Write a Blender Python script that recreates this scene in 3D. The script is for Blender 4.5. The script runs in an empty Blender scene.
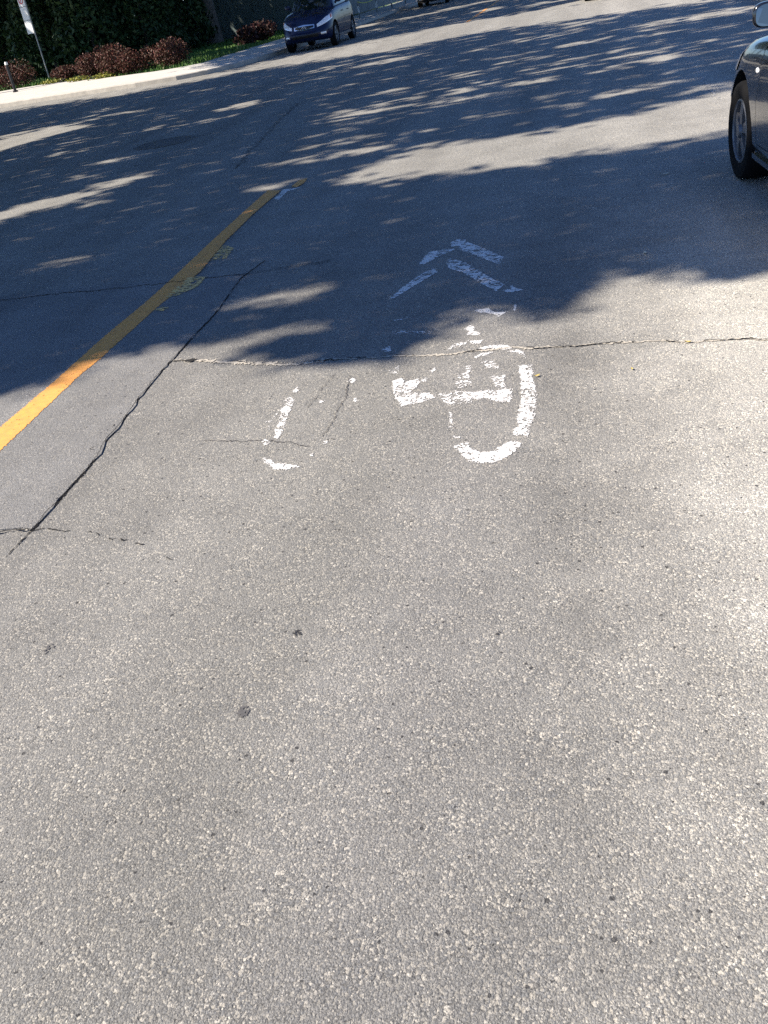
import bpy, bmesh, math, random
import numpy as np
from mathutils import Vector, Matrix

R = math.radians
C = bpy.context.scene.collection
SC = bpy.context.scene
rng = np.random.default_rng(7)
random.seed(7)

SUN_STRENGTH = 4.5; SKY_STRENGTH = .065; EXPOSURE = 1.2; SKY_TINT = (.64, .81, 1.12, 1)

# ------------------------------------------------------------------ camera, sky, sun, exposure
cam_data = bpy.data.cameras.new('camera')
cam = bpy.data.objects.new('camera', cam_data); C.objects.link(cam)
_r, _u, _f = (0.97034089, 0.18403107, -0.15675178), (0.03565783, 0.53237559, 0.84575691), (-0.23909637, 0.82626194, -0.51002366)
cam.matrix_world = Matrix(((_r[0], _u[0], -_f[0], 0), (_r[1], _u[1], -_f[1], 0), (_r[2], _u[2], -_f[2], 1.58), (0, 0, 0, 1)))
cam_data.sensor_fit = 'VERTICAL'; cam_data.sensor_height = 36; cam_data.sensor_width = 27
cam_data.lens = 36 * 880 / 1024
cam_data.clip_start = 0.05; cam_data.clip_end = 2000
SC.camera = cam

SUN_EL = R(42); SUN_AZ = math.atan2(-.94, -.34)            # direction towards the sun, clockwise from +Y
sd = Vector((math.sin(SUN_AZ) * math.cos(SUN_EL), math.cos(SUN_AZ) * math.cos(SUN_EL), math.sin(SUN_EL)))
world = bpy.data.worlds.new('World'); SC.world = world; world.use_nodes = True
wn = world.node_tree.nodes; wl = world.node_tree.links
sky = wn.new('ShaderNodeTexSky'); sky.sky_type = 'NISHITA'; sky.sun_disc = False
sky.sun_elevation = SUN_EL; sky.sun_rotation = SUN_AZ % (2 * math.pi)
sky.ozone_density = 2.5; sky.dust_density = .3
tint = wn.new('ShaderNodeMix'); tint.data_type = 'RGBA'; tint.blend_type = 'MULTIPLY'; tint.inputs[0].default_value = 1; tint.inputs[7].default_value = SKY_TINT
wl.new(sky.outputs[0], tint.inputs[6]); wl.new(tint.outputs[2], wn['Background'].inputs[0]); wn['Background'].inputs[1].default_value = SKY_STRENGTH
sun_data = bpy.data.lights.new('sun', 'SUN'); sun_data.energy = SUN_STRENGTH; sun_data.angle = R(0.6); sun_data.color = (1, .90, .78)
sun = bpy.data.objects.new('sun', sun_data); C.objects.link(sun)
sun.rotation_euler = sd.to_track_quat('Z', 'Y').to_euler(); sun.location = (-20, -10, 30)
SC.view_settings.view_transform = 'Standard'; SC.view_settings.look = 'None'
SC.view_settings.gamma = 1; SC.view_settings.use_curve_mapping = False
SC.view_settings.exposure = EXPOSURE
SC.cycles.use_denoising = False        # keep the grit of the asphalt

# ------------------------------------------------------------------ ground coordinates (metres) of marks, cracks, shade outline and sun flecks
CHEV_FAR = [([(-1.088,5.654),(-1.047,5.846),(-0.924,5.878),(-0.877,5.836),(-0.949,5.743),(-1.069,5.526)],0.22),([(-0.935,6.021),(-0.892,6.087),(-0.832,6.063),(-0.822,5.998),(-0.855,5.891),(-0.908,5.921)],0.18),([(-0.841,6.021),(-0.776,5.94),(-0.536,5.549),(-0.554,5.398),(-0.719,5.642),(-0.855,5.828)],0.26)]
CHEV_NEAR = [([(-1.167,4.878),(-1.112,5.141),(-1.03,5.358),(-0.968,5.461),(-0.931,5.368),(-1.026,5.166),(-1.118,4.956)],0.22),([(-0.915,5.594),(-0.88,5.635),(-0.771,5.508),(-0.628,5.228),(-0.493,4.991),(-0.526,4.876),(-0.637,5.062),(-0.762,5.3),(-0.867,5.423)],0.28),([(-0.491,4.891),(-0.455,4.902),(-0.447,4.966),(-0.422,4.907),(-0.373,4.86),(-0.43,4.841),(-0.477,4.855)],0.05)]
BIKE = [([(-0.633,4.6),(-0.55,4.61),(-0.51,4.535),(-0.437,4.522),(-0.482,4.458),(-0.513,4.51),(-0.589,4.549)],0.08),([(-0.411,4.535),(-0.412,4.623),(-0.399,4.619),(-0.4,4.516)],0.1),([(-0.648,4.322),(-0.626,4.365),(-0.597,4.346),(-0.596,4.28),(-0.555,4.242),(-0.568,4.213),(-0.629,4.239),(-0.617,4.279)],0.1),([(-0.701,4.051),(-0.683,4.118),(-0.609,4.155),(-0.61,4.11),(-0.681,4.055)],0.45),([(-0.603,4.148),(-0.535,4.144),(-0.547,4.102),(-0.59,4.101)],0.12),([(-0.55,4.03),(-0.513,4.062),(-0.421,4.056),(-0.378,4.01),(-0.417,3.991),(-0.518,4.007)],0.15),([(-0.56,3.925),(-0.525,3.972),(-0.465,3.975),(-0.511,3.936),(-0.551,3.916)],0.15),([(-0.405,3.966),(-0.357,3.982),(-0.323,3.931),(-0.31,3.863),(-0.324,3.891),(-0.354,3.942)],0.2),([(-0.517,3.864),(-0.467,3.884),(-0.448,3.826),(-0.424,3.763),(-0.485,3.784)],0.48),([(-0.922,3.72),(-0.874,3.74),(-0.86,3.688),(-0.799,3.717),(-0.783,3.679),(-0.797,3.601),(-0.816,3.571),(-0.718,3.548),(-0.684,3.495),(-0.742,3.457),(-0.822,3.427),(-0.873,3.525),(-0.895,3.595)],0.22),([(-0.782,3.709),(-0.756,3.724),(-0.754,3.681),(-0.772,3.675)],0.3),([(-0.756,3.8),(-0.735,3.843),(-0.722,3.799),(-0.742,3.774)],0.3),([(-0.961,3.851),(-0.918,3.891),(-0.905,3.789),(-0.949,3.811)],0.62),([(-0.693,3.523),(-0.616,3.556),(-0.528,3.528),(-0.52,3.421),(-0.617,3.417),(-0.651,3.454)],0.46),([(-0.536,3.519),(-0.457,3.539),(-0.433,3.524),(-0.355,3.533),(-0.347,3.405),(-0.411,3.411),(-0.45,3.45),(-0.523,3.453)],0.17),([(-0.464,3.686),(-0.391,3.687),(-0.398,3.624),(-0.379,3.537),(-0.423,3.544),(-0.443,3.62)],0.42),([(-0.587,3.828),(-0.552,3.826),(-0.548,3.748),(-0.575,3.753)],0.5),([(-0.615,3.736),(-0.564,3.751),(-0.556,3.679),(-0.604,3.683)],0.36),([(-0.616,3.655),(-0.549,3.666),(-0.537,3.585),(-0.599,3.586)],0.52),([(-1.052,4.136),(-1.011,4.164),(-0.997,4.096),(-1.036,4.088)],0.25),([(-1.043,4.37),(-1.018,4.388),(-0.815,4.323),(-0.822,4.292),(-0.986,4.335),(-1.017,4.319)],0.6),([(-1.074,4.556),(-1.013,4.56),(-0.982,4.595),(-0.992,4.552),(-1.059,4.539)],0.45),([(-0.34,3.788),(-0.278,3.787),(-0.264,3.601),(-0.245,3.437),(-0.246,3.258),(-0.258,3.148),(-0.266,3.073),(-0.287,3.092),(-0.318,3.089),(-0.324,3.13),(-0.307,3.168),(-0.316,3.254),(-0.309,3.37),(-0.313,3.559)],0.24),([(-0.548,3.024),(-0.498,3.058),(-0.482,3.004),(-0.446,2.968),(-0.392,2.963),(-0.349,3.027),(-0.326,3.04),(-0.288,3.029),(-0.286,2.999),(-0.33,2.92),(-0.374,2.882),(-0.432,2.88),(-0.482,2.908),(-0.512,2.957)],0.1),([(-0.606,3.341),(-0.595,3.34),(-0.574,3.189),(-0.569,3.122),(-0.585,3.19)],0.5),([(-0.561,3.109),(-0.521,3.11),(-0.522,3.091),(-0.56,3.098)],0.4),([(-1.414,3.59),(-1.391,3.616),(-1.359,3.565),(-1.347,3.431),(-1.339,3.352),(-1.322,3.244),(-1.326,3.182),(-1.347,3.193),(-1.365,3.279),(-1.372,3.372),(-1.394,3.47),(-1.407,3.464),(-1.391,3.511)],0.3),([(-1.401,3.689),(-1.384,3.731),(-1.366,3.666),(-1.387,3.66)],0.25),([(-1.392,3.18),(-1.374,3.187),(-1.347,3.153),(-1.371,3.123)],0.3),([(-1.346,3.025),(-1.301,2.993),(-1.271,2.961),(-1.215,2.952),(-1.151,2.924),(-1.208,2.905),(-1.263,2.915),(-1.317,2.977)],0.1),([(-1.145,3.757),(-1.129,3.791),(-1.103,3.75),(-1.11,3.724),(-1.134,3.734)],0.2),([(-1.07,3.545),(-1.053,3.554),(-1.044,3.513),(-1.057,3.505)],0.25),([(-1.235,3.546),(-1.208,3.548),(-1.205,3.523),(-1.225,3.526)],0.25),([(-1.107,3.132),(-1.095,3.14),(-1.088,3.113),(-1.099,3.11)],0.3),([(-1.147,3.021),(-1.127,3.029),(-1.125,3.008)],0.4),([(-1.438,3.365),(-1.406,3.456),(-1.386,3.437),(-1.395,3.344),(-1.388,3.252)],0.82)]
YEL = [([(-2.86,1.6),(-2.878,3.476),(-2.883,4.006),(-2.917,4.709),(-2.92,5.348),(-2.937,5.789),(-2.999,6.75),(-3.059,7.867),(-3.093,8.703),(-2.93,8.617),(-2.915,7.661),(-2.864,6.81),(-2.759,5.951),(-2.773,5.181),(-2.751,4.345),(-2.758,4.071),(-2.712,3.212),(-2.69,1.6)],0.03),([(-2.859,8.751),(-2.855,9.017),(-2.783,9.086),(-2.751,8.849),(-2.781,8.665)],0.1)]
WREM = [([(-2.897,8.271),(-2.919,8.67),(-2.737,8.667),(-2.842,8.528),(-2.824,8.195)],0.15)]
YOLD = [([(-2.87,6.387),(-2.837,6.688),(-2.71,6.57),(-2.668,6.263),(-2.796,6.257)],0.42),([(-2.805,5.458),(-2.801,5.78),(-2.804,5.838),(-2.66,5.815),(-2.625,5.605),(-2.726,5.394),(-2.777,5.358)],0.3),([(-2.767,5.151),(-2.727,5.207),(-2.665,5.162),(-2.7,5.096)],0.4)]
JOINT = [(-2.138,2.354),(-2.135,2.433),(-2.131,2.508),(-2.136,2.631),(-2.136,2.745),(-2.136,2.874),(-2.136,2.993),(-2.147,3.129),(-2.186,3.267),(-2.183,3.377),(-2.199,3.527),(-2.212,3.641),(-2.225,3.705),(-2.239,3.884),(-2.253,4.032),(-2.254,4.232),(-2.267,4.563),(-2.27,4.948),(-2.348,5.661),(-2.298,6.083)]
TRANS = [(-2.251,4.217),(-2.131,4.194),(-1.927,4.14),(-1.673,4.064),(-1.476,4.026),(-1.406,4.025),(-1.31,4.045),(-1.175,4.032),(-1.044,4.025),(-0.969,4.034),(-0.9,4.015),(-0.824,4.002),(-0.687,3.985),(-0.568,4.011),(-0.457,4.005),(-0.38,4.009),(-0.279,3.983),(-0.164,3.971),(-0.003,3.966),(0.149,3.962),(0.241,3.962),(0.405,3.902),(0.512,3.902),(0.647,3.896),(0.732,3.865),(0.859,3.86),(1.248,3.864)]
CK_SHADE = [(-4.846,5.764),(-4.326,5.779),(-4.098,5.771),(-3.774,5.78),(-3.484,5.763),(-2.939,5.755),(-2.672,5.785),(-2.391,5.763),(-2.065,5.837),(-1.752,5.869)]
CK_A = [(-2.349,2.492),(-2.258,2.508),(-2.203,2.514),(-2.136,2.515),(-2.093,2.523),(-1.96,2.506),(-1.886,2.495),(-1.763,2.441),(-1.639,2.402),(-1.584,2.387),(-1.474,2.31),(-1.383,2.286)]
CK_B = [(-1.692,3.199),(-1.566,3.175),(-1.449,3.171),(-1.319,3.165),(-1.255,3.139),(-1.16,3.103),(-1.122,3.123),(-1.079,3.145),(-1.001,3.163)]
CK_C = [(-1.128,3.115),(-1.131,3.16),(-1.121,3.292),(-1.122,3.417),(-1.116,3.544),(-1.129,3.665),(-1.137,3.814)]
CK_D = [(-1.264,3.458),(-1.264,3.567),(-1.259,3.662),(-1.244,3.756),(-1.227,3.854)]
CK_E = [(-3.977,10.339),(-4.218,11.601),(-4.396,12.594),(-4.531,13.515),(-4.752,15.025),(-4.934,16.414)]
SCUFF = [(1.473,21.25),(1.406,16.877),(1.374,13.696),(1.35,11.67),(1.328,10.427)]
SH_A = [(-11,1.2),(-3.157,3.92),(-2.966,4.02),(-2.883,4.211),(-2.779,4.38),(-2.565,4.472),(-2.321,4.575),(-2.154,4.584),(-1.908,4.377),(-1.685,4.229),(-1.478,4.092),(-1.239,3.993),(-1.062,4.009),(-0.968,4.201),(-0.846,4.445),(-0.704,4.609),(-0.574,4.687),(-0.438,4.681),(-0.296,4.487),(-0.167,4.423),(-0.067,4.61),(-0.083,4.914),(-0.01,5.146),(0.208,5.073),(0.356,4.881),(0.559,4.867),(0.72,4.764),(0.892,4.843),(1.056,4.891),(1.812,8.856),(1.221,8.433),(0.937,8.413),(0.61,8.42),(0.275,8.427),(-0.24,8.417),(-0.492,8.148),(-0.938,8.252),(-1.313,8.348),(-1.672,8.264),(-2.172,8.376),(-2.4,8.715),(-2.395,9.463),(-1.959,9.917),(-1.447,10.18),(-0.905,10.186),(-0.272,10.168),(0.35,10.468),(0.997,10.912),(1.655,11.231),(2.478,12.353),(4.614,23.556),(2.629,24.276),(1.353,25.216),(-0.558,25.644),(-2.694,26.887),(-4.652,25.452),(-7.318,26.185),(-9.615,26.859),(-10.898,26.147),(-13.536,25.7),(-15.574,26.536),(-17.562,26.828),(-27,28),(-30,10)]
SH_B = [(-7.057,24.199),(-2.657,26.492),(0.864,24.649),(3.669,21.75),(2.355,11.708),(0.352,10.534),(-0.91,10.251),(-1.981,10.044),(-3.107,9.962)]
SH_C = [(-10.228,27.898),(-10.319,30.749),(-9.311,31.083),(-7.665,32.056),(-5.971,33.057),(-3.743,34.374),(-0.693,32.956),(1.817,33.784),(6,48),(10,80),(-10,95),(-45,90),(-48,50),(-30,46),(-23.5,42.5),(-15.5,38.5),(-13.8,38.5),(-13,33.5)]
STREAK = [(-6.541,9.301,-5.59,10.083,0.528,1.1),(-6.798,8.894,-6.299,9.555,0.483,1.0),(-5.591,9.216,-5.042,9.357,0.2,0.75),(-5.961,10.282,-5.147,10.881,0.416,0.9),(-7.088,11.416,-5.907,11.157,0.151,0.6),(-4.607,6.692,-4.071,6.904,0.2,0.85),(-3.994,6.79,-3.677,6.905,0.117,0.25),(-4.684,8.494,-4.149,8.733,0.173,0.45),(-5.867,8.618,-5.47,8.771,0.126,0.3),(-4.562,6.228,-4.316,6.355,0.091,0.3),(-4.015,6.061,-3.754,6.175,0.083,0.25),(-3.916,7.882,-3.219,7.967,0.116,0.2),(-3.792,7.483,-3.555,7.551,0.088,0.25),(-3.448,8.804,-2.945,9.067,0.223,0.95),(-3.003,9.009,-2.627,9.212,0.14,0.3),(-2.269,5.038,-1.549,5.309,0.173,1.0),(-1.61,5.288,-1.27,5.382,0.087,0.35),(-2.069,5.468,-1.704,5.672,0.094,0.25),(-2.166,4.343,-1.407,4.582,0.171,1.0),(-2.169,4.51,-1.789,4.563,0.088,0.7),(-2.11,7.151,-1.75,7.343,0.072,0.25),(-1.656,6.799,-1.199,7.018,0.129,0.45),(-2.342,8.595,-1.874,8.589,0.147,0.7),(-3.6,10.328,-2.843,10.406,0.215,0.85),(-3.776,10.975,-3.278,11.138,0.206,0.4),(-12.98,18.732,-11.856,19.483,0.702,1.0),(-11.712,19.366,-10.379,19.297,0.466,0.85),(-11.674,20.704,-9.491,19.735,0.313,0.85),(-13.884,26.258,-12.461,25.58,0.374,0.7),(-11.911,21.822,-10.906,21.67,0.353,0.55),(-8.719,14.133,-7.751,14.493,0.306,0.9),(-7.245,12.424,-6.224,12.55,0.22,0.85),(-8.404,15.93,-7.147,15.647,0.28,0.6),(-7.202,11.48,-6.663,11.48,0.181,0.35),(-9.336,15.831,-8.667,15.73,0.223,0.35),(-8.358,13.041,-7.739,13.249,0.198,0.35),(-11.208,16.368,-10.784,16.474,0.405,0.7),(-6.973,17.523,-5.985,17.582,0.582,0.95),(-6.799,15.878,-5.894,15.84,0.311,0.7),(-9.722,23.201,-8.758,22.594,0.327,0.6),(-8.139,21.813,-7.377,21.565,0.288,0.6),(-5.041,11.056,-4.67,11.129,0.173,0.5),(-4.591,10.956,-4.197,11.132,0.17,0.5),(-6.554,20.703,-5.971,21.047,0.523,0.9),(-5.078,22.163,-3.73,23.222,0.668,1.0),(-3.994,19.279,-3.351,19.366,0.266,0.55),(-2.41,16.572,-1.597,17.102,0.444,0.9),(-1.725,15.746,-1.323,15.768,0.218,0.5),(-3.597,15.884,-2.728,16.034,0.387,0.9),(-5.013,17.771,-4.003,18.495,0.409,0.45),(-3.927,13.361,-2.465,13.872,0.463,1.0),(-2.551,13.762,-1.742,13.737,0.34,0.6),(-2.072,13.3,-1.103,13.767,0.331,0.9),(-3.421,12.376,-2.917,12.434,0.196,0.5),(-2.62,12.187,-2.291,12.38,0.178,0.5),(-4.515,15.548,-3.993,15.483,0.212,0.45),(-3.648,10.246,-2.024,10.424,0.353,0.9),(-3.599,11.17,-2.292,11.268,0.285,0.75),(-2.179,11.046,-1.65,11.237,0.23,0.7),(-2.652,10.511,-1.833,10.528,0.212,0.6),(-1.508,17.756,-0.272,17.58,0.384,0.85),(-1.476,13.66,-0.739,13.469,0.31,0.7),(0.054,15.418,1.268,15.929,0.399,0.95),(-0.419,16.368,0.279,16.246,0.296,0.5),(1.135,21.189,3.929,20.904,0.76,0.95),(0.293,20.893,1.49,20.661,0.466,0.7),(-1.759,24.137,-0.81,24.114,0.482,0.5),(-0.442,19.347,0.53,19.495,0.413,0.6),(0.473,18.752,1.488,18.714,0.424,0.65),(1.15,18.311,2.103,18.552,0.351,0.6),(-1.256,14.477,-0.277,14.224,0.402,0.75),(-0.822,12.52,-0.005,12.565,0.325,0.7),(0.145,11.875,1.182,12.332,0.341,0.9),(0.32,13.173,0.891,13.206,0.199,0.6),(1.384,13.803,2.138,14.211,0.224,0.65),(1.957,17.973,2.681,17.958,0.349,0.6),(-1.618,11.569,-0.66,11.776,0.288,0.6),(-0.53,11.497,0.394,11.699,0.273,0.6),(0.762,14.305,1.59,14.53,0.275,0.6),(-0.516,23.35,0.597,23.297,0.534,0.5),(1.448,15.951,2.334,16.055,0.275,0.5),(-1.028,16.199,-0.383,16.171,0.299,0.4),(0.803,11.113,1.661,11.658,0.235,0.7),(-8.672,44.622,-6.446,46.835,1.133,0.95),(-6.893,47.312,-4.853,47.313,1.701,1.0),(-4.348,39.441,-2.727,39.664,1.36,1.0),(-8.35,39.206,-7.363,39.658,1.289,0.8),(-4.953,49.819,-2.363,48.416,2.182,0.9),(-2.177,36.746,-0.245,37.91,1.3,0.8),(-9.833,55.327,-9.095,57.905,0.755,0.5),(-5.745,39.188,-4.75,40.201,0.683,0.5),(0.254,34.094,1.885,35.023,1.075,0.8),(-0.183,5.322,0.049,5.321,0.08,0.2),(0.106,5.341,0.55,5.299,0.099,0.25),(-1.268,9.139,-0.637,9.21,0.107,0.3),(-22.6,42.35,-21.3,42.8,0.16,1.0),(-21.9,42.6,-20.4,43.1,0.1,0.8)]
KERB = [(-22.365,30.536),(-19.138,29.334),(-16.931,28.945),(-14.847,28.578),(-12.875,28.231),(-11.331,28.061),(-11.265,30.058)]
SWB = [(-23.982,38.733),(-22.092,38.2),(-17.866,34.712),(-15.038,33.262),(-13.165,32.889),(-13.46,37.184),(-13.777,41.555),(-13.041,42.656)]
SPOT1 = (-0.879,1.901)
SPOT2 = (-0.94,1.577)
SPOT3 = (-1.666,1.833)
SPOT4 = (-1.123,2.698)
SPOT5 = (-0.289,1.898)
L1 = (0.565,7.284)
L2 = (0.303,5.31)
L3 = (-0.252,3.644)
L4 = (0.405,3.902)
L5 = (0.152,3.646)
L6 = (-0.223,2.374)
L7 = (-0.173,2.293)
L8 = (0.903,5.979)
MH = (-6.322,13.627)

# ------------------------------------------------------------------ helpers
def tag(o, label=None, cat=None, group=None, kind=None):
    if label: o['label'] = label
    if cat: o['category'] = cat
    if group: o['group'] = group
    if kind: o['kind'] = kind
    return o

def empty(name, loc=(0, 0, 0), rz=0):
    o = bpy.data.objects.new(name, None); C.objects.link(o); o.location = loc; o.rotation_euler = (0, 0, rz); return o

def mesh_obj(name, verts, faces, mat, parent=None, smooth=False, angle=None):
    me = bpy.data.meshes.new(name); me.from_pydata([tuple(v) for v in verts], [], [tuple(f) for f in faces]); me.update()
    return link_mesh(name, me, mat, parent, smooth, angle)

def link_mesh(name, me, mat, parent=None, smooth=False, angle=None):
    o = bpy.data.objects.new(name, me); C.objects.link(o)
    if mat is not None: me.materials.append(mat)
    if smooth or angle:
        me.polygons.foreach_set('use_smooth', np.ones(len(me.polygons), bool))
        if angle: me.set_sharp_from_angle(angle=R(angle))
    if parent is not None: o.parent = parent
    return o

def bm_obj(name, bm, mat, parent=None, smooth=False, angle=None):
    me = bpy.data.meshes.new(name); bmesh.ops.recalc_face_normals(bm, faces=bm.faces); bm.to_mesh(me); bm.free()
    return link_mesh(name, me, mat, parent, smooth, angle)

def quads_mesh(name, V, mat, parent=None):
    """V: (N,4,3) array of separate quads -> one mesh"""
    n = len(V); me = bpy.data.meshes.new(name)
    me.vertices.add(n * 4); me.vertices.foreach_set('co', V.reshape(-1).astype(np.float32))
    me.loops.add(n * 4); me.loops.foreach_set('vertex_index', np.arange(n * 4, dtype=np.int32))
    me.polygons.add(n); me.polygons.foreach_set('loop_start', np.arange(0, n * 4, 4, dtype=np.int32))
    me.update(calc_edges=True); me.validate()
    return link_mesh(name, me, mat, parent)

def add_box(bm, c, s, rz=0, bevel=0, rot=None):
    m = Matrix.Translation(c) @ (rot if rot is not None else Matrix.Rotation(rz, 4, 'Z')) @ Matrix.Diagonal((s[0], s[1], s[2], 1))
    r = bmesh.ops.create_cube(bm, size=1, matrix=m)
    if bevel:
        es = list({e for v in r['verts'] for e in v.link_edges})
        bmesh.ops.bevel(bm, geom=es, offset=bevel, segments=2, affect='EDGES')

def tube(bm, pts, rad, n=10, cap=True):
    pts = [Vector(p) for p in pts]; rings = []
    prev = None
    for i, p in enumerate(pts):
        d = (pts[min(i + 1, len(pts) - 1)] - pts[max(i - 1, 0)]).normalized()
        if prev is None:
            a = d.cross(Vector((0, 0, 1)) if abs(d.z) < .9 else Vector((1, 0, 0))).normalized()
        else:
            a = (prev - d * prev.dot(d)).normalized()
        prev = a; b = d.cross(a)
        r = rad[i] if hasattr(rad, '__len__') else rad
        rings.append([bm.verts.new(p + (a * math.cos(2 * math.pi * k / n) + b * math.sin(2 * math.pi * k / n)) * r) for k in range(n)])
    for A, B in zip(rings, rings[1:]):
        for k in range(n): bm.faces.new((A[k], A[(k + 1) % n], B[(k + 1) % n], B[k]))
    if cap:
        bm.faces.new(rings[0][::-1]); bm.faces.new(rings[-1])

def vnoise(x, y, seed=0):
    """value noise 0..1 on arrays"""
    xi = np.floor(x).astype(np.int64); yi = np.floor(y).astype(np.int64); fx = x - xi; fy = y - yi
    fx = fx * fx * (3 - 2 * fx); fy = fy * fy * (3 - 2 * fy)
    def h(a, b):
        n = (a * 374761393 + b * 668265263 + seed * 144665) & 0x7fffffff
        n = ((n ^ (n >> 13)) * 1274126177) & 0x7fffffff
        return ((n ^ (n >> 16)) & 0xffff) / 65535.
    return (h(xi, yi) * (1 - fx) + h(xi + 1, yi) * fx) * (1 - fy) + (h(xi, yi + 1) * (1 - fx) + h(xi + 1, yi + 1) * fx) * fy

def inpoly(px, py, poly):
    ins = np.zeros(px.shape, bool); n = len(poly)
    for i in range(n):
        x0, y0 = poly[i]; x1, y1 = poly[(i + 1) % n]
        if y0 == y1: continue
        c = ((y0 > py) != (y1 > py)) & (px < (x1 - x0) * (py - y0) / (y1 - y0) + x0)
        ins ^= c
    return ins

# ------------------------------------------------------------------ materials
def newmat(name):
    m = bpy.data.materials.new(name); m.use_nodes = True
    nt = m.node_tree; return m, nt.nodes, nt.links, nt.nodes['Principled BSDF']

def plain(name, col, rough=.6, metal=0, coat=0, noise=0, nscale=8, spec=None, bump=0):
    m, n, l, p = newmat(name)
    p.inputs['Base Color'].default_value = (*col, 1); p.inputs['Roughness'].default_value = rough; p.inputs['Metallic'].default_value = metal
    p.inputs['Coat Weight'].default_value = coat; p.inputs['Coat Roughness'].default_value = .04
    if spec is not None: p.inputs['Specular IOR Level'].default_value = spec
    if noise or bump:
        tc = n.new('ShaderNodeTexCoord'); nz = n.new('ShaderNodeTexNoise'); nz.inputs['Scale'].default_value = nscale; nz.inputs['Detail'].default_value = 5
        l.new(tc.outputs['Object'], nz.inputs['Vector'])
    if noise:
        r = n.new('ShaderNodeValToRGB'); r.color_ramp.elements[0].position = .3; r.color_ramp.elements[1].position = .7
        r.color_ramp.elements[0].color = (*[c * (1 - noise) for c in col], 1); r.color_ramp.elements[1].color = (*[min(1, c * (1 + noise)) for c in col], 1)
        l.new(nz.outputs['Fac'], r.inputs[0]); l.new(r.outputs[0], p.inputs['Base Color'])
    if bump:
        b = n.new('ShaderNodeBump'); b.inputs['Distance'].default_value = bump; l.new(nz.outputs['Fac'], b.inputs['Height']); l.new(b.outputs[0], p.inputs['Normal'])
    return m

def ramp(n, stops, interp='LINEAR'):
    r = n.new('ShaderNodeValToRGB'); cr = r.color_ramp; cr.interpolation = interp
    while len(cr.elements) > 1: cr.elements.remove(cr.elements[-1])
    cr.elements[0].position = stops[0][0]
    def c4(c): return (*c, 1) if hasattr(c, '__len__') else (c, c, c, 1)
    cr.elements[0].color = c4(stops[0][1])
    for p, c in stops[1:]:
        e = cr.elements.new(p); e.color = c4(c)
    return r

def mixc(n, l, mode, fac, a, b):
    m = n.new('ShaderNodeMix'); m.data_type = 'RGBA'; m.blend_type = mode
    for i, v in ((0, fac), (6, a), (7, b)):
        if hasattr(v, 'is_output'): l.new(v, m.inputs[i])
        elif i == 0: m.inputs[0].default_value = v
        else: m.inputs[i].default_value = (*v, 1)
    return m.outputs[2]

def math_n(n, l, op, a, b=None, clamp=False):
    m = n.new('ShaderNodeMath'); m.operation = op; m.use_clamp = clamp
    for i, v in ((0, a), (1, b)):
        if v is None: continue
        if hasattr(v, 'is_output'): l.new(v, m.inputs[i])
        else: m.inputs[i].default_value = v
    return m.outputs[0]

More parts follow.
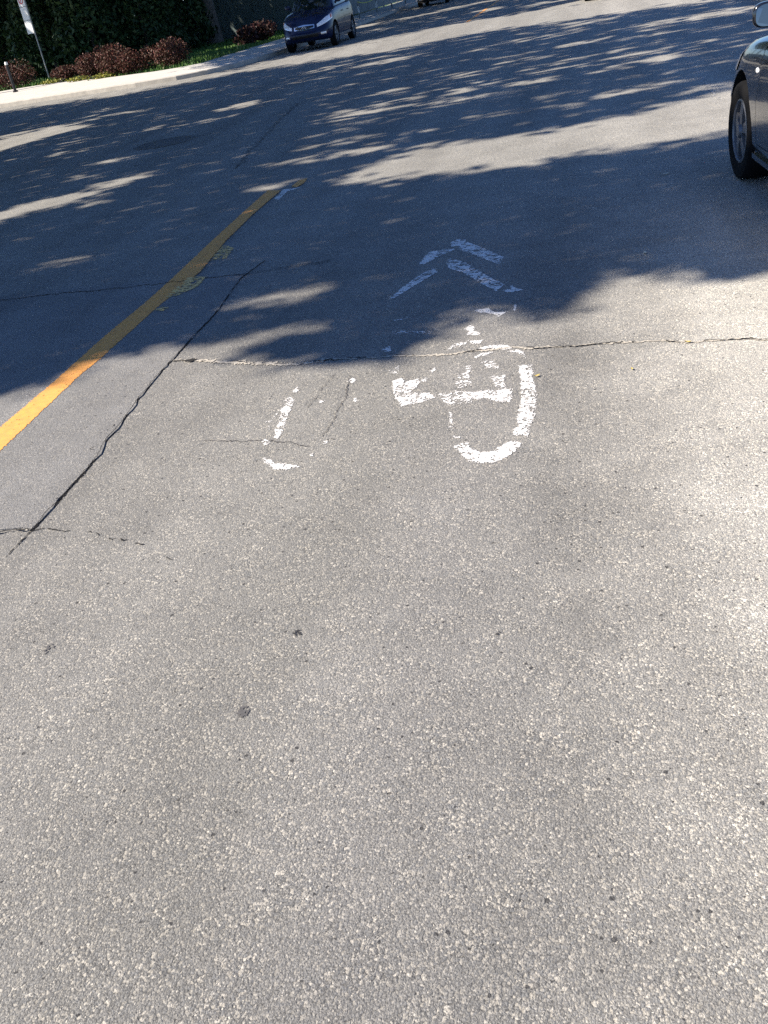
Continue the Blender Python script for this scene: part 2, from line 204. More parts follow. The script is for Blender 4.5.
def asphalt(name, tone, fine=1.0, contrast=1.0, lanes=True):
    m, n, l, p = newmat(name)
    geo = n.new('ShaderNodeNewGeometry'); pos = geo.outputs['Position']
    # gentle warp so that the stones are not perfect cells
    wz = n.new('ShaderNodeTexNoise'); wz.inputs['Scale'].default_value = 160 * fine; wz.inputs['Detail'].default_value = 2; l.new(pos, wz.inputs['Vector'])
    va = n.new('ShaderNodeVectorMath'); va.operation = 'MULTIPLY_ADD'; l.new(wz.outputs['Color'], va.inputs[0]); va.inputs[1].default_value = (.008 / fine,) * 3; l.new(pos, va.inputs[2])
    wp = va.outputs[0]
    def vor(scale, feat='F1'):
        v = n.new('ShaderNodeTexVoronoi'); v.voronoi_dimensions = '2D'; v.feature = feat; v.inputs['Scale'].default_value = scale; l.new(wp, v.inputs['Vector']); return v
    v1 = vor(165 * fine); v2 = vor(360 * fine)
    s1 = n.new('ShaderNodeSeparateColor'); l.new(v1.outputs['Color'], s1.inputs[0])
    s2 = n.new('ShaderNodeSeparateColor'); l.new(v2.outputs['Color'], s2.inputs[0])
    base = tone
    def k(f, tint=(1, 1, 1)):
        f = 1 + (f - 1) * contrast
        return tuple(base[i] * f * tint[i] for i in range(3))
    warm = (1.04, 1.0, .93); cool = (.97, 1.0, 1.05)
    r1 = ramp(n, [(0, k(.62)), (.4, k(.78, cool)), (.62, k(.95)), (.78, k(1.25, warm)), (.9, k(1.6, warm)), (1, k(2.0, warm))])
    r2 = ramp(n, [(0, k(.55)), (.45, k(.8)), (.8, k(1.1)), (.93, k(1.6, warm)), (1, k(2.0, warm))])
    l.new(s1.outputs[0], r1.inputs[0]); l.new(s2.outputs[0], r2.inputs[0])
    sel = math_n(n, l, 'GREATER_THAN', s1.outputs[1], .52)
    col = mixc(n, l, 'MIX', sel, r2.outputs[0], r1.outputs[0])
    # where the surface is worn bald the stones are fine, elsewhere coarse chips stand out
    bz = n.new('ShaderNodeTexNoise'); bz.inputs['Scale'].default_value = 9; bz.inputs['Detail'].default_value = 5; bz.inputs['Roughness'].default_value = .7; l.new(pos, bz.inputs['Vector'])
    bald = ramp(n, [(.36, 0), (.60, 1)]); l.new(bz.outputs['Fac'], bald.inputs[0])
    flat = mixc(n, l, 'MIX', .6, col, k(.96)); col = mixc(n, l, 'MIX', bald.outputs[0], flat, col)
    # binder between the stones
    gap = ramp(n, [(0, 1.0), (.55, .95), (.85, .62)]); l.new(v1.outputs['Distance'], gap.inputs[0])
    col = mixc(n, l, 'MULTIPLY', .8, col, gap.outputs[0])
    # grit: sand-sized grains all over
    gz = n.new('ShaderNodeTexNoise'); gz.inputs['Scale'].default_value = 240; gz.inputs['Detail'].default_value = 3; gz.inputs['Roughness'].default_value = .7; l.new(pos, gz.inputs['Vector'])
    gr = ramp(n, [(.34, .66), (.5, 1.0), (.66, 1.42)]); l.new(gz.outputs['Fac'], gr.inputs[0])
    col = mixc(n, l, 'MULTIPLY', 1, col, gr.outputs[0])
    # worn tracks run along the road, blotches everywhere
    mp = n.new('ShaderNodeMapping'); mp.inputs['Scale'].default_value = (1.6, .12, 1); l.new(pos, mp.inputs[0])
    n1 = n.new('ShaderNodeTexNoise'); n1.inputs['Scale'].default_value = 1.0; n1.inputs['Detail'].default_value = 3; l.new(mp.outputs[0], n1.inputs['Vector'])
    n2 = n.new('ShaderNodeTexNoise'); n2.inputs['Scale'].default_value = 2.2; n2.inputs['Detail'].default_value = 6; n2.inputs['Roughness'].default_value = .65; l.new(pos, n2.inputs['Vector'])
    t1 = ramp(n, [(.3, .86), (.7, 1.14)]); l.new(n1.outputs['Fac'], t1.inputs[0])
    t2 = ramp(n, [(.3, .88), (.7, 1.12)]); l.new(n2.outputs['Fac'], t2.inputs[0])
    col = mixc(n, l, 'MULTIPLY', 1, col, t1.outputs[0]); col = mixc(n, l, 'MULTIPLY', 1, col, t2.outputs[0])
    if lanes:       # paler band to the right of the bicycle, oil-dark centre of the lane
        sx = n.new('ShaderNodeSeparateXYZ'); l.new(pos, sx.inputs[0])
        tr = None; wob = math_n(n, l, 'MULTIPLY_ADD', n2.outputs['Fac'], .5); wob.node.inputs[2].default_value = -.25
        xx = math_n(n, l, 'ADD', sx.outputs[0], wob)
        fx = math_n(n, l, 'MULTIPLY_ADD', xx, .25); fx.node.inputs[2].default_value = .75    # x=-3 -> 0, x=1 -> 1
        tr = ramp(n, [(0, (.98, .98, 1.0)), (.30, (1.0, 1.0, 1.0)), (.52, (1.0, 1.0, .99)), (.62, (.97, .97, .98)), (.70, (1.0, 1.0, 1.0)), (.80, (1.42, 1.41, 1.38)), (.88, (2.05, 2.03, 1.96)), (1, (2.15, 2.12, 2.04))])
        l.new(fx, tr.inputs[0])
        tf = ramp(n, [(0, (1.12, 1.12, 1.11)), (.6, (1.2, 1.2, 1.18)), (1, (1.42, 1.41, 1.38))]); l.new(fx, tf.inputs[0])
        yy = math_n(n, l, 'MULTIPLY', math_n(n, l, 'ADD', sx.outputs[1], wob), .1)     # farther up the lane, brightness of the grazing view is painted into the colour
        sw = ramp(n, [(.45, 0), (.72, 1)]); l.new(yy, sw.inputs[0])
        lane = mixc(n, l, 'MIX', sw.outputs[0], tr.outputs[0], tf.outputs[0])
        ty = ramp(n, [(.05, .88), (.2, 1.0)]); l.new(yy, ty.inputs[0])  # near end darkened in the colour, standing in for the steep view
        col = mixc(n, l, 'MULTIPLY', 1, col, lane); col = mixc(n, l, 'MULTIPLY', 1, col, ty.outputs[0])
    # small pits
    v3 = vor(16); s3 = n.new('ShaderNodeSeparateColor'); l.new(v3.outputs['Color'], s3.inputs[0])
    pit = math_n(n, l, 'MULTIPLY', math_n(n, l, 'GREATER_THAN', s3.outputs[0], .955), math_n(n, l, 'LESS_THAN', v3.outputs['Distance'], .085))
    v4 = vor(45); s4 = n.new('ShaderNodeSeparateColor'); l.new(v4.outputs['Color'], s4.inputs[0])
    pit2 = math_n(n, l, 'MULTIPLY', math_n(n, l, 'GREATER_THAN', s4.outputs[0], .93), math_n(n, l, 'LESS_THAN', v4.outputs['Distance'], math_n(n, l, 'MULTIPLY', s4.outputs[1], .2)))
    pits = math_n(n, l, 'MAXIMUM', pit, pit2)
    col = mixc(n, l, 'MIX', math_n(n, l, 'MULTIPLY', pits, .8), col, (.03, .03, .032))
    l.new(col, p.inputs['Base Color'])
    p.inputs['Roughness'].default_value = .85; p.inputs['Specular IOR Level'].default_value = .2
    h = math_n(n, l, 'MULTIPLY', v1.outputs['Distance'], -1.0)
    h = math_n(n, l, 'ADD', h, math_n(n, l, 'MULTIPLY', s1.outputs[2], .35))
    h = math_n(n, l, 'ADD', h, math_n(n, l, 'MULTIPLY', v2.outputs['Distance'], -.5))
    h = math_n(n, l, 'ADD', h, math_n(n, l, 'MULTIPLY', pits, -1.2))
    b = n.new('ShaderNodeBump'); b.inputs['Strength'].default_value = .6; b.inputs['Distance'].default_value = .0035 / fine
    l.new(h, b.inputs['Height']); l.new(b.outputs[0], p.inputs['Normal'])
    return m

def leafmat(name, cols, rough=.55, transl=.0):
    m, n, l, p = newmat(name)
    g = n.new('ShaderNodeNewGeometry')
    r = ramp(n, [(i / (len(cols) - 1), c) for i, c in enumerate(cols)]); l.new(g.outputs['Random Per Island'], r.inputs[0])
    l.new(r.outputs[0], p.inputs['Base Color']); p.inputs['Roughness'].default_value = rough; p.inputs['Specular IOR Level'].default_value = .25
    return m

def paintmat(name, col, dirt, rough=.6, wear=.25):
    m, n, l, p = newmat(name)
    g = n.new('ShaderNodeNewGeometry')
    a = n.new('ShaderNodeTexNoise'); a.inputs['Scale'].default_value = 26; a.inputs['Detail'].default_value = 6; l.new(g.outputs['Position'], a.inputs['Vector'])
    b = n.new('ShaderNodeTexNoise'); b.inputs['Scale'].default_value = 260; b.inputs['Detail'].default_value = 2; l.new(g.outputs['Position'], b.inputs['Vector'])
    r = ramp(n, [(.3, dirt), (.62, col)]); l.new(a.outputs['Fac'], r.inputs[0])
    d = n.new('ShaderNodeTexNoise'); d.inputs['Scale'].default_value = 150; d.inputs['Detail'].default_value = 4; l.new(g.outputs['Position'], d.inputs['Vector'])
    w = ramp(n, [(.36, wear), (.52, 0)]); l.new(d.outputs['Fac'], w.inputs[0])          # stone tops showing through thin paint
    l.new(mixc(n, l, 'MIX', w.outputs[0], r.outputs[0], (.24, .235, .22)), p.inputs['Base Color'])
    bp = n.new('ShaderNodeBump'); bp.inputs['Distance'].default_value = .0015; bp.inputs['Strength'].default_value = .7; l.new(b.outputs['Fac'], bp.inputs['Height']); l.new(bp.outputs[0], p.inputs['Normal'])
    p.inputs['Roughness'].default_value = rough
    return m

M = dict(
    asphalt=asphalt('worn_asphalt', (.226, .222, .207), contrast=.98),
    patch=asphalt('smooth_asphalt', (.212, .211, .205), fine=1.12, contrast=.66, lanes=False),
    white=paintmat('white_paint', (.80, .79, .76), (.60, .59, .56), wear=.28),
    yellow=paintmat('yellow_paint', (.84, .385, .085), (.68, .31, .08)),
    old_yellow=paintmat('old_yellow_paint', (.90, .58, .19), (.70, .50, .22)),
    crack=plain('crack', (.012, .011, .01), 1),
    crack_soft=plain('fine_crack', (.085, .08, .075), 1, noise=.5, nscale=60),
    sand=plain('crack_sand', (.42, .385, .32), .95, noise=.35, nscale=120, bump=.004),
    tar=plain('tar', (.03, .03, .032), .7, noise=.4, nscale=80),
    smudge=plain('smudge', (.085, .083, .083), .85, noise=.25, nscale=120),
    scuff=plain('scuff', (.40, .395, .39), .8),
    concrete=plain('concrete', (.50, .48, .44), .9, noise=.1, nscale=3, bump=.01),
    kerb=plain('kerb_concrete', (.40, .375, .33), .9, noise=.15, nscale=5, bump=.01),
    soil=plain('soil', (.06, .045, .03), 1, noise=.4, nscale=4),
    lawn=plain('lawn', (.05, .10, .025), .9, noise=.45, nscale=6, bump=.05),
    grass=leafmat('grass_blades', [(.045, .10, .02), (.07, .15, .03), (.10, .18, .04)]),
    leaf=leafmat('maple_leaves', [(.03, .07, .014), (.05, .10, .02), (.085, .13, .03)]),
    cedar=leafmat('cedar_leaves', [(.014, .032, .013), (.026, .056, .020), (.05, .085, .032)]),
    berry=leafmat('barberry_leaves', [(.02, .008, .008), (.06, .016, .014), (.17, .06, .045), (.035, .035, .014), (.11, .03, .026), (.04, .02, .012), (.13, .06, .035)]),
    dullberry=leafmat('dark_red_leaves', [(.02, .008, .008), (.045, .012, .012), (.03, .018, .012)]),
    purple=leafmat('purple_leaves', [(.02, .014, .02), (.035, .022, .032), (.05, .035, .045)]),
    flower=leafmat('yellow_flowers', [(.06, .11, .02), (.40, .36, .06), (.09, .14, .03), (.5, .46, .10)]),
    bark=plain('bark', (.11, .095, .085), .95, noise=.4, nscale=9, bump=.03),
    board=plain('weathered_boards', (.14, .19, .19), .85, noise=.25, nscale=3),
    board_pale=plain('pale_boards', (.20, .215, .21), .85, noise=.2, nscale=3),
    steel=plain('galvanised_steel', (.30, .31, .31), .45, .6),
    dark_metal=plain('dark_metal', (.02, .02, .022), .5, .3),
    iron=plain('cast_iron', (.135, .13, .125), .6, .3, noise=.4, nscale=25, bump=.01),
    sign_white=plain('sign_white', (.78, .78, .76), .45), sign_red=plain('sign_red', (.55, .03, .035), .45),
    cap_white=plain('white_cap', (.75, .75, .72), .5),
    rope=plain('yellow_rope', (.5, .5, .10), .7),
    black_paint=plain('black_car_paint', (.006, .007, .010), .22, 0, 1.0),
    blue_paint=plain('blue_car_paint', (.003, .008, .042), .35, 0, .4, spec=.25),
    dark_paint=plain('dark_car_paint', (.010, .010, .014), .25, 0, 1.0),
    grey_paint=plain('grey_car_paint', (.05, .05, .055), .3, .3, 1.0),
    glass=plain('car_glass', (.012, .016, .016), .03, 0, 0, spec=.9),
    rubber=plain('tyre_rubber', (.008, .008, .0085), .9, spec=.15), trim=plain('black_trim', (.010, .010, .011), .6),
    rim=plain('alloy_rim', (.17, .175, .19), .45, .5), chrome=plain('chrome', (.75, .75, .76), .12, 1),
    lamp=plain('headlamp', (.62, .66, .72), .07, .35, 1.0), lens=plain('clear_lens', (.88, .88, .88), .15, .15, 1.0),
    amber=plain('amber_lens', (.55, .12, .03), .2, 0, .8), red=plain('red_lens', (.35, .01, .012), .2, 0, .8),
    mirror=plain('mirror_glass', (.86, .88, .88), .02, 1),
    leaf_bit=plain('dry_leaf', (.50, .38, .10), .8, noise=.3, nscale=90), leaf_pale=plain('pale_leaf', (.62, .58, .45), .8, noise=.2, nscale=90),
)

# ------------------------------------------------------------------ the ground
def sheet(name, poly, z, mat, kind='structure', bottom=None):
    bm = bmesh.new()
    f = bm.faces.new([bm.verts.new((x, y, z)) for x, y in poly])
    if bottom is not None:
        r = bmesh.ops.extrude_face_region(bm, geom=[f])
        for v in r['geom']:
            if isinstance(v, bmesh.types.BMVert): v.co.z = bottom
    bmesh.ops.triangulate(bm, faces=[g for g in bm.faces if len(g.verts) > 4])
    o = bm_obj(name, bm, mat)
    if o.data.polygons[0].normal.z < 0 and bottom is None: o.data.flip_normals()
    return tag(o, kind=kind) if kind else o

sheet('ground', [(-400, -400), (400, -400), (400, 400), (-400, 400)], -.05, M['soil'])
FAR_KERB = [(-10.2, 160), (-10.2, 34.5), (-10.28, 32.6), (-10.45, 31.0), (-10.75, 29.6), (-11.3, 28.7), (-12.2, 28.3), (-13.6, 28.32), (-15, 28.58), (-17, 28.96), (-19.1, 29.34), (-22.4, 30.3), (-30, 32.2), (-80, 44)]
NEAR_KERB = [(-80, 21), (-24, 19.4), (-16.4, 19)] + [(-16.4 + 6.2 * math.sin(a), 12.8 + 6.2 * math.cos(a)) for a in np.linspace(.15, math.pi / 2, 8)] + [(-10.2, -60)]
RIGHT_KERB = [(3.6, -60), (3.6, 160)]
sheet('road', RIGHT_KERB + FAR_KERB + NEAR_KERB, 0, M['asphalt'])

def strip(name, line, w0, w1, ztop, mat):
    """raised band between two offsets of a polyline"""
    L = [Vector((x, y, 0)) for x, y in line]; A = []; B = []
    for i, p in enumerate(L):
        d = (L[min(i + 1, len(L) - 1)] - L[max(i - 1, 0)]).normalized(); nn = Vector((d.y, -d.x, 0))
        A.append(p + nn * w0); B.append(p + nn * w1)
    bm = bmesh.new(); rows = []
    for a, b in zip(A, B):
        rows.append([bm.verts.new((a.x, a.y, -.04)), bm.verts.new((a.x, a.y, ztop - .02)), bm.verts.new((a.x + (b.x - a.x) * .02 / abs(w1 - w0), a.y + (b.y - a.y) * .02 / abs(w1 - w0), ztop)), bm.verts.new((b.x, b.y, ztop)), bm.verts.new((b.x, b.y, -.04))])
    for p, q in zip(rows, rows[1:]):
        for k in range(4): bm.faces.new((p[k], q[k], q[k + 1], p[k + 1]))
    return tag(bm_obj(name, bm, mat), kind='structure')

strip('kerb', FAR_KERB, 0, .16, .13, M['kerb'])
strip('kerb', NEAR_KERB, 0, .16, .13, M['kerb'])
strip('kerb', RIGHT_KERB, 0, .16, .13, M['kerb'])
BACK = [(-13.2, 160), (-13.1, 60), (-13.1, 43), (-13.45, 37.2), (-13.3, 33.6), (-13.9, 33.0), (-15.1, 33.2), (-17.8, 34.7), (-22.1, 38.2), (-24.0, 38.7), (-30, 39.6), (-80, 50)]
def inset(line, w):
    L = [Vector((x, y)) for x, y in line]; out = []
    for i, p in enumerate(L):
        d = (L[min(i + 1, len(L) - 1)] - L[max(i - 1, 0)]).normalized(); out.append((p.x + d.y * w, p.y - d.x * w))
    return out
sheet('sidewalk', inset(FAR_KERB, .165) + BACK[::-1], .128, M['concrete'], bottom=-.04)
sheet('sidewalk', inset(NEAR_KERB, .165) + [(-12.4, -60), (-12.4, 12.4), (-14, 15.5), (-17, 17), (-24, 17.2), (-80, 18.6)], .128, M['concrete'], bottom=-.04)
sheet('sidewalk', [(3.765, -60), (5.6, -60), (5.6, 160), (3.765, 160)], .128, M['concrete'], bottom=-.04)
sheet('lawn', BACK + [(-200, 60), (-200, 200), (-13.2, 200)], .10, M['lawn'])
sheet('lawn', [(-12.4, -60), (-12.4, 12.4), (-14, 15.5), (-17, 17), (-24, 17.2), (-80, 18.6), (-200, 18.6), (-200, -60)], .10, M['lawn'])
sheet('lawn', [(5.6, -60), (200, -60), (200, 200), (5.6, 160)], .10, M['lawn'])

# repaired strip of smoother, darker asphalt beside the centre line
def jag(poly, step=.05, amp=.008, seed=1):
    out = []; n = len(poly)
    for i in range(n):
        a = np.array(poly[i]); b = np.array(poly[(i + 1) % n]); k = max(1, int(np.linalg.norm(b - a) / step))
        for j in range(k):
            q = a + (b - a) * j / k; q = q + (rng.random(2) - .5) * 2 * amp; out.append((float(q[0]), float(q[1])))
    return out
joint_y = [p for p in JOINT if p[1] >= 2.51]
patch_poly = [(-6.6, 2.56), (joint_y[0][0], 2.53)] + joint_y[1:-1] + [(-2.37, 5.80), (-2.96, 5.84), (-4.4, 5.88), (-6.6, 5.93)]
sheet('road_patch', jag(patch_poly), .006, M['patch'], bottom=-.01)

# cracks: ragged ribbons along traced lines
def ribbon(name, line, w, z, mat, wig=.006, step=.008, gaps=0., seed=0, vary=.6, z2=None):
    r = np.random.default_rng(seed); pts = []
    for a, b in zip(line, line[1:]):
        a = np.array(a); b = np.array(b); L = np.linalg.norm(b - a); k = max(1, int(L / step))
        for j in range(k): pts.append(a + (b - a) * j / k)
    pts.append(np.array(line[-1])); pts = np.array(pts); n = len(pts)
    d = np.gradient(pts, axis=0); d /= np.linalg.norm(d, axis=1)[:, None] + 1e-9; nn = np.stack([-d[:, 1], d[:, 0]], 1)
    s = np.arange(n) * step
    off = (vnoise(s * 14, s * 0, seed) - .5) * 2 * wig + (vnoise(s * 60, s * 0, seed + 5) - .5) * wig * 1.2 + (vnoise(s * 110, s * 0, seed + 6) - .5) * wig * .6
    ww = np.interp(np.linspace(0, 1, n), np.linspace(0, 1, len(w)), w) if hasattr(w, '__len__') else np.full(n, w)
    ww = ww * (1 - vary + 2 * vary * (.5 * vnoise(s * 22, s * 0, seed + 9) + .5 * vnoise(s * 75, s * 0, seed + 10))) * .5
    wa = ww * (.35 + 1.3 * r.random(n)); wb = ww * (.35 + 1.3 * r.random(n))
    P = pts + nn * off[:, None]; A = P + nn * wa[:, None]; B = P - nn * wb[:, None]
    keep = (.6 * vnoise(s * 9, s * 0, seed + 3) + .4 * vnoise(s * 40, s * 0, seed + 4)) >= gaps
    V = [(x, y, z) for x, y in A] + [(x, y, z if z2 is None else z2) for x, y in B]
    F = [(i, n + i, n + i + 1, i + 1) for i in range(n - 1) if keep[i]]
    o = mesh_obj(name, V, F, mat)
    return tag(o, kind='structure')

ribbon('joint_crack', JOINT[:4], [.004, .006, .011], .003, M['crack'], wig=.004, seed=31)
ribbon('joint_crack', JOINT[2:], [.007, .008, .010, .008, .007, .005, .003, .002], .0072, M['crack'], wig=.004, seed=1, z2=.0018)
ribbon('joint_crack', [(x - .03, y) for x, y in JOINT[4:12]], .004, .0082, M['crack'], wig=.02, gaps=.75, seed=23)
ribbon('sand_filled_crack', TRANS, [.016, .026, .03, .034, .028, .011, .010, .012, .016, .016, .016, .014, .013, .011, .011, .010, .009, .009], .0030, M['sand'], wig=.009, seed=2, vary=.95, gaps=.26)
ribbon('crack', TRANS, [.010, .006, .004, .005, .007, .007, .006, .006, .007, .006, .006, .006, .005], .0055, M['crack'], wig=.012, gaps=.45, seed=3, vary=.8)
ribbon('crack', [(-2.17, 4.195), (-2.10, 4.19)], .03, .0058, M['crack'], seed=6)
ribbon('crack', CK_SHADE, .009, .0095, M['crack'], wig=.015, seed=4)
ribbon('fine_crack', CK_A[:4], .008, .0090, M['crack'], wig=.008, gaps=.25, seed=35)
ribbon('fine_crack', CK_A[3:], [.005, .005, .006, .005, .004, .003], .0030, M['crack'], wig=.010, gaps=.42, seed=5)
ribbon('fine_crack', CK_B, .004, .0035, M['crack_soft'], wig=.014, gaps=.5, seed=7)
ribbon('fine_crack', CK_C, .0035, .0035, M['crack_soft'], wig=.012, gaps=.38, seed=8)
ribbon('fine_crack', CK_D, .0025, .0035, M['crack_soft'], wig=.010, gaps=.45, seed=9)
ribbon('fine_crack', CK_E, .018, .0035, M['crack_soft'], wig=.05, seed=10)
ribbon('scuff_line', SCUFF, .016, .0035, M['scuff'], wig=.03, gaps=.5, seed=11, step=.05)
ribbon('fine_crack', [(-7.9, 30.2), (-7.3, 30.6), (-6.6, 30.4), (-6.0, 30.9)], .10, .0035, M['crack_soft'], wig=.15, gaps=.45, seed=12, step=.1)

# ------------------------------------------------------------------ paint on the road: ragged worn shapes
def paint(name, shapes, z, mat, cell=.0033, streak=(1, 1), seed=0, edge=.009):
    VI = {}; V = []; F = []
    for si, (poly, ero) in enumerate(shapes):
        xs = [p[0] for p in poly]; ys = [p[1] for p in poly]
        i0, i1 = int(min(xs) / cell) - 2, int(max(xs) / cell) + 2; j0, j1 = int(min(ys) / cell) - 2, int(max(ys) / cell) + 2
        gi, gj = np.meshgrid(np.arange(i0, i1), np.arange(j0, j1), indexing='ij')
        X = (gi + .5) * cell; Y = (gj + .5) * cell
        Xw = X + (vnoise(X / .009, Y / .009, seed + 1) - .5) * edge + (vnoise(X / .003, Y / .003, seed + 11) - .5) * edge; Yw = Y + (vnoise(X / .009, Y / .009, seed + 2) - .5) * edge * 1.3 + (vnoise(X / .003, Y / .003, seed + 12) - .5) * edge * 1.3
        ins = inpoly(Xw, Yw, poly)
        nz = .36 * vnoise(X / (.010 * streak[0]), Y / (.010 * streak[1]), seed + 3) + .24 * vnoise(X / .035, Y / .05, seed + 4) + .40 * vnoise(X / (.005 * streak[0]), Y / .005, seed + 5)
        thr = np.quantile(nz[ins], min(.9, ero * 1.12 + .03) if ero > .02 else ero) if ins.any() else 0
        ok = ins & (nz >= thr)
        for i, j in zip(gi[ok], gj[ok]):
            q = []
            for a, b in ((i, j), (i + 1, j), (i + 1, j + 1), (i, j + 1)):
                if (a, b) not in VI:
                    VI[(a, b)] = len(V); V.append((a * cell + random.uniform(-.3, .3) * cell, b * cell + random.uniform(-.3, .3) * cell, z))
                q.append(VI[(a, b)])
            F.append(tuple(q))
    F = list(set(F))
    return mesh_obj(name, V, F, mat)

bm_ = tag(empty('bicycle_marking', (0, 0, 0)), 'worn white bicycle symbol painted on the asphalt, below the two arrow chevrons', 'road marking')
for nm, ids in (('bicycle_frame', list(range(0, 24 - 2))), ('wheel', [22, 23, 24, 25]), ('wheel', list(range(26, len(BIKE))))):
    paint(nm, [BIKE[i] for i in ids], .0022, M['white'], seed=ids[0] + 1).parent = bm_
tag(paint('chevron_marking', CHEV_FAR, .0022, M['white'], cell=.005, streak=(2, 1), seed=2), 'worn white arrow chevron in the shade, the farther one from the bicycle symbol', 'road marking', 'chevrons above the bicycle symbol')
tag(paint('chevron_marking', CHEV_NEAR, .0022, M['white'], cell=.005, streak=(2, 1), seed=3), 'worn white arrow chevron in the shade, the nearer one to the bicycle symbol', 'road marking', 'chevrons above the bicycle symbol')
tag(paint('lane_line', [(p_, .008) for p_, e_ in YEL], .0078, M['yellow'], cell=.006, seed=4, edge=.008), 'long yellow centre line running from the sunlit left edge into the shade', 'lane line')
tag(paint('paint_remnant', YOLD[:1], .0045, M['old_yellow'], cell=.008, streak=(3, 1), seed=5), 'faded dull yellow paint remnant right of the yellow line, the farther of two', 'paint remnant')
tag(paint('paint_remnant', YOLD[1:], .0098, M['old_yellow'], cell=.008, streak=(3, 1), seed=6), 'larger faded yellow paint remnant touching the yellow line, the nearer of two', 'paint remnant')
tag(paint('paint_remnant', WREM, .0022, M['white'], cell=.008, seed=6), 'thin white paint remnant at the far tip of the yellow line', 'paint remnant')
tag(paint('lane_line', [([(-3.81, 33.5), (-3.68, 33.5), (-3.68, 80), (-3.81, 80)], .1)], .0045, M['yellow'], cell=.04, seed=7), 'distant short yellow centre line near the top edge of the picture', 'lane line')

def blob(name, c, r, z, mat, sq=1.0, n=26, rough=.3, seed=0):
    rr = np.random.default_rng(seed); a = np.linspace(0, 2 * math.pi, n, endpoint=False)
    rad = r * (1 - rough + 2 * rough * vnoise(a * 1.9, a * 0, seed) + (rr.random(n) - .5) * rough * .6)
    V = [(c[0] + math.cos(t) * q, c[1] + math.sin(t) * q * sq, z) for t, q in zip(a, rad)]
    return mesh_obj(name, V, [tuple(range(n))], mat)
def spot(name, c, r, ero, mat, seed, sq=1.0):
    a = np.linspace(0, 2 * math.pi, 18, endpoint=False); q = r * (.7 + .6 * vnoise(a * 1.3, a * 0, seed))
    return paint(name, [([(c[0] + math.cos(t) * w, c[1] + math.sin(t) * w * sq) for t, w in zip(a, q)], ero)], .002, mat, cell=.0022, seed=seed, edge=.008)
tag(spot('tar_spot', SPOT1, .013, .22, M['tar'], 1), 'small ragged black tar spot on the sunlit asphalt', 'tar spot')
tag(spot('stain', SPOT2, .018, .12, M['smudge'], 2), 'round dark grey stain on the sunlit asphalt below the tar spot', 'stain')
tag(spot('stain', SPOT3, .012, .4, M['smudge'], 3, 1.8), 'faint elongated grey stain on the asphalt near the left edge', 'stain')
tag(spot('tar_spot', SPOT4, .009, .25, M['smudge'], 4), 'tiny dark speck on the asphalt just below the left bicycle wheel', 'tar spot')
tag(spot('tar_spot', SPOT5, .006, .1, M['tar'], 5), 'tiny black speck in the middle of the sunlit asphalt', 'tar spot')

def litter(c, r, mat, label, seed):
    rr = np.random.default_rng(seed); a0 = rr.random() * 6.28; V = []; n = 9
    for i in range(n):
        t = i / (n - 1) * 2 - 1; w = (1 - t * t) * .38 + .03
        for s in (-1, 0, 1): V.append((t * r, s * w * r, .006 + .25 * r * (t * t) + (.12 * r if s else 0)))
    F = [(3 * i + k, 3 * i + k + 1, 3 * i + k + 4, 3 * i + k + 3) for i in range(n - 1) for k in (0, 1)]
    o = mesh_obj('fallen_leaf', V, F, mat); o.location = (c[0], c[1], 0); o.rotation_euler = (0, 0, a0)
    tag(o, label, 'leaf', 'leaf scraps on the asphalt')
litter(L1, .035, M['leaf_pale'], 'pale leaf scrap lying in the shade left of the black car wheel', 1)
litter(L2, .022, M['leaf_pale'], 'small pale leaf scrap at the shade edge right of the chevrons', 2)
litter(L3, .016, M['leaf_bit'], 'yellow leaf scrap touching the right wheel of the bicycle symbol', 3)
litter(L4, .015, M['leaf_bit'], 'yellow leaf scrap beside the sandy crack', 4)
litter(L5, .011, M['leaf_bit'], 'small yellow leaf scrap below the sandy crack, right of the bicycle', 5)

# round cast iron cover in the shaded road
bm = bmesh.new(); bmesh.ops.create_cone(bm, cap_ends=True, segments=40, radius1=.40, radius2=.39, depth=.02)
mh = bm_obj('manhole_cover', bm, M['iron']); mh.location = (MH[0], MH[1], -.001)
tag(mh, 'round dark iron manhole cover in the shaded road', 'manhole cover')
bm = bmesh.new(); rings = []
for rr_, zz in ((.41, .003), (.41, .012), (.47, .012), (.47, .003)):
    rings.append([bm.verts.new((rr_ * math.cos(t), rr_ * math.sin(t), zz)) for t in np.linspace(0, 2 * math.pi, 40, endpoint=False)])
for A_, B_ in zip(rings, rings[1:]):
    for k in range(40): bm.faces.new((A_[k], A_[(k + 1) % 40], B_[(k + 1) % 40], B_[k]))
bm_obj('rim', bm, M['iron'], mh)

# ------------------------------------------------------------------ foliage
def leaf_quads(P, size, bias=None, spread=1.0, aspect=.62):
    n = len(P); N = rng.normal(size=(n, 3)) * spread
    if bias is not None: N = N + np.array(bias)
    N /= np.linalg.norm(N, axis=1)[:, None] + 1e-9
    T = rng.normal(size=(n, 3)); T -= N * np.sum(T * N, 1)[:, None]; T /= np.linalg.norm(T, axis=1)[:, None] + 1e-9
    Bt = np.cross(N, T); s = (np.asarray(size) * (.7 + .6 * rng.random(n)))[:, None]
    fold = N * s * .18
    return np.stack([P - T * s, P - Bt * s * aspect + fold, P + T * s, P + Bt * s * aspect + fold], 1)

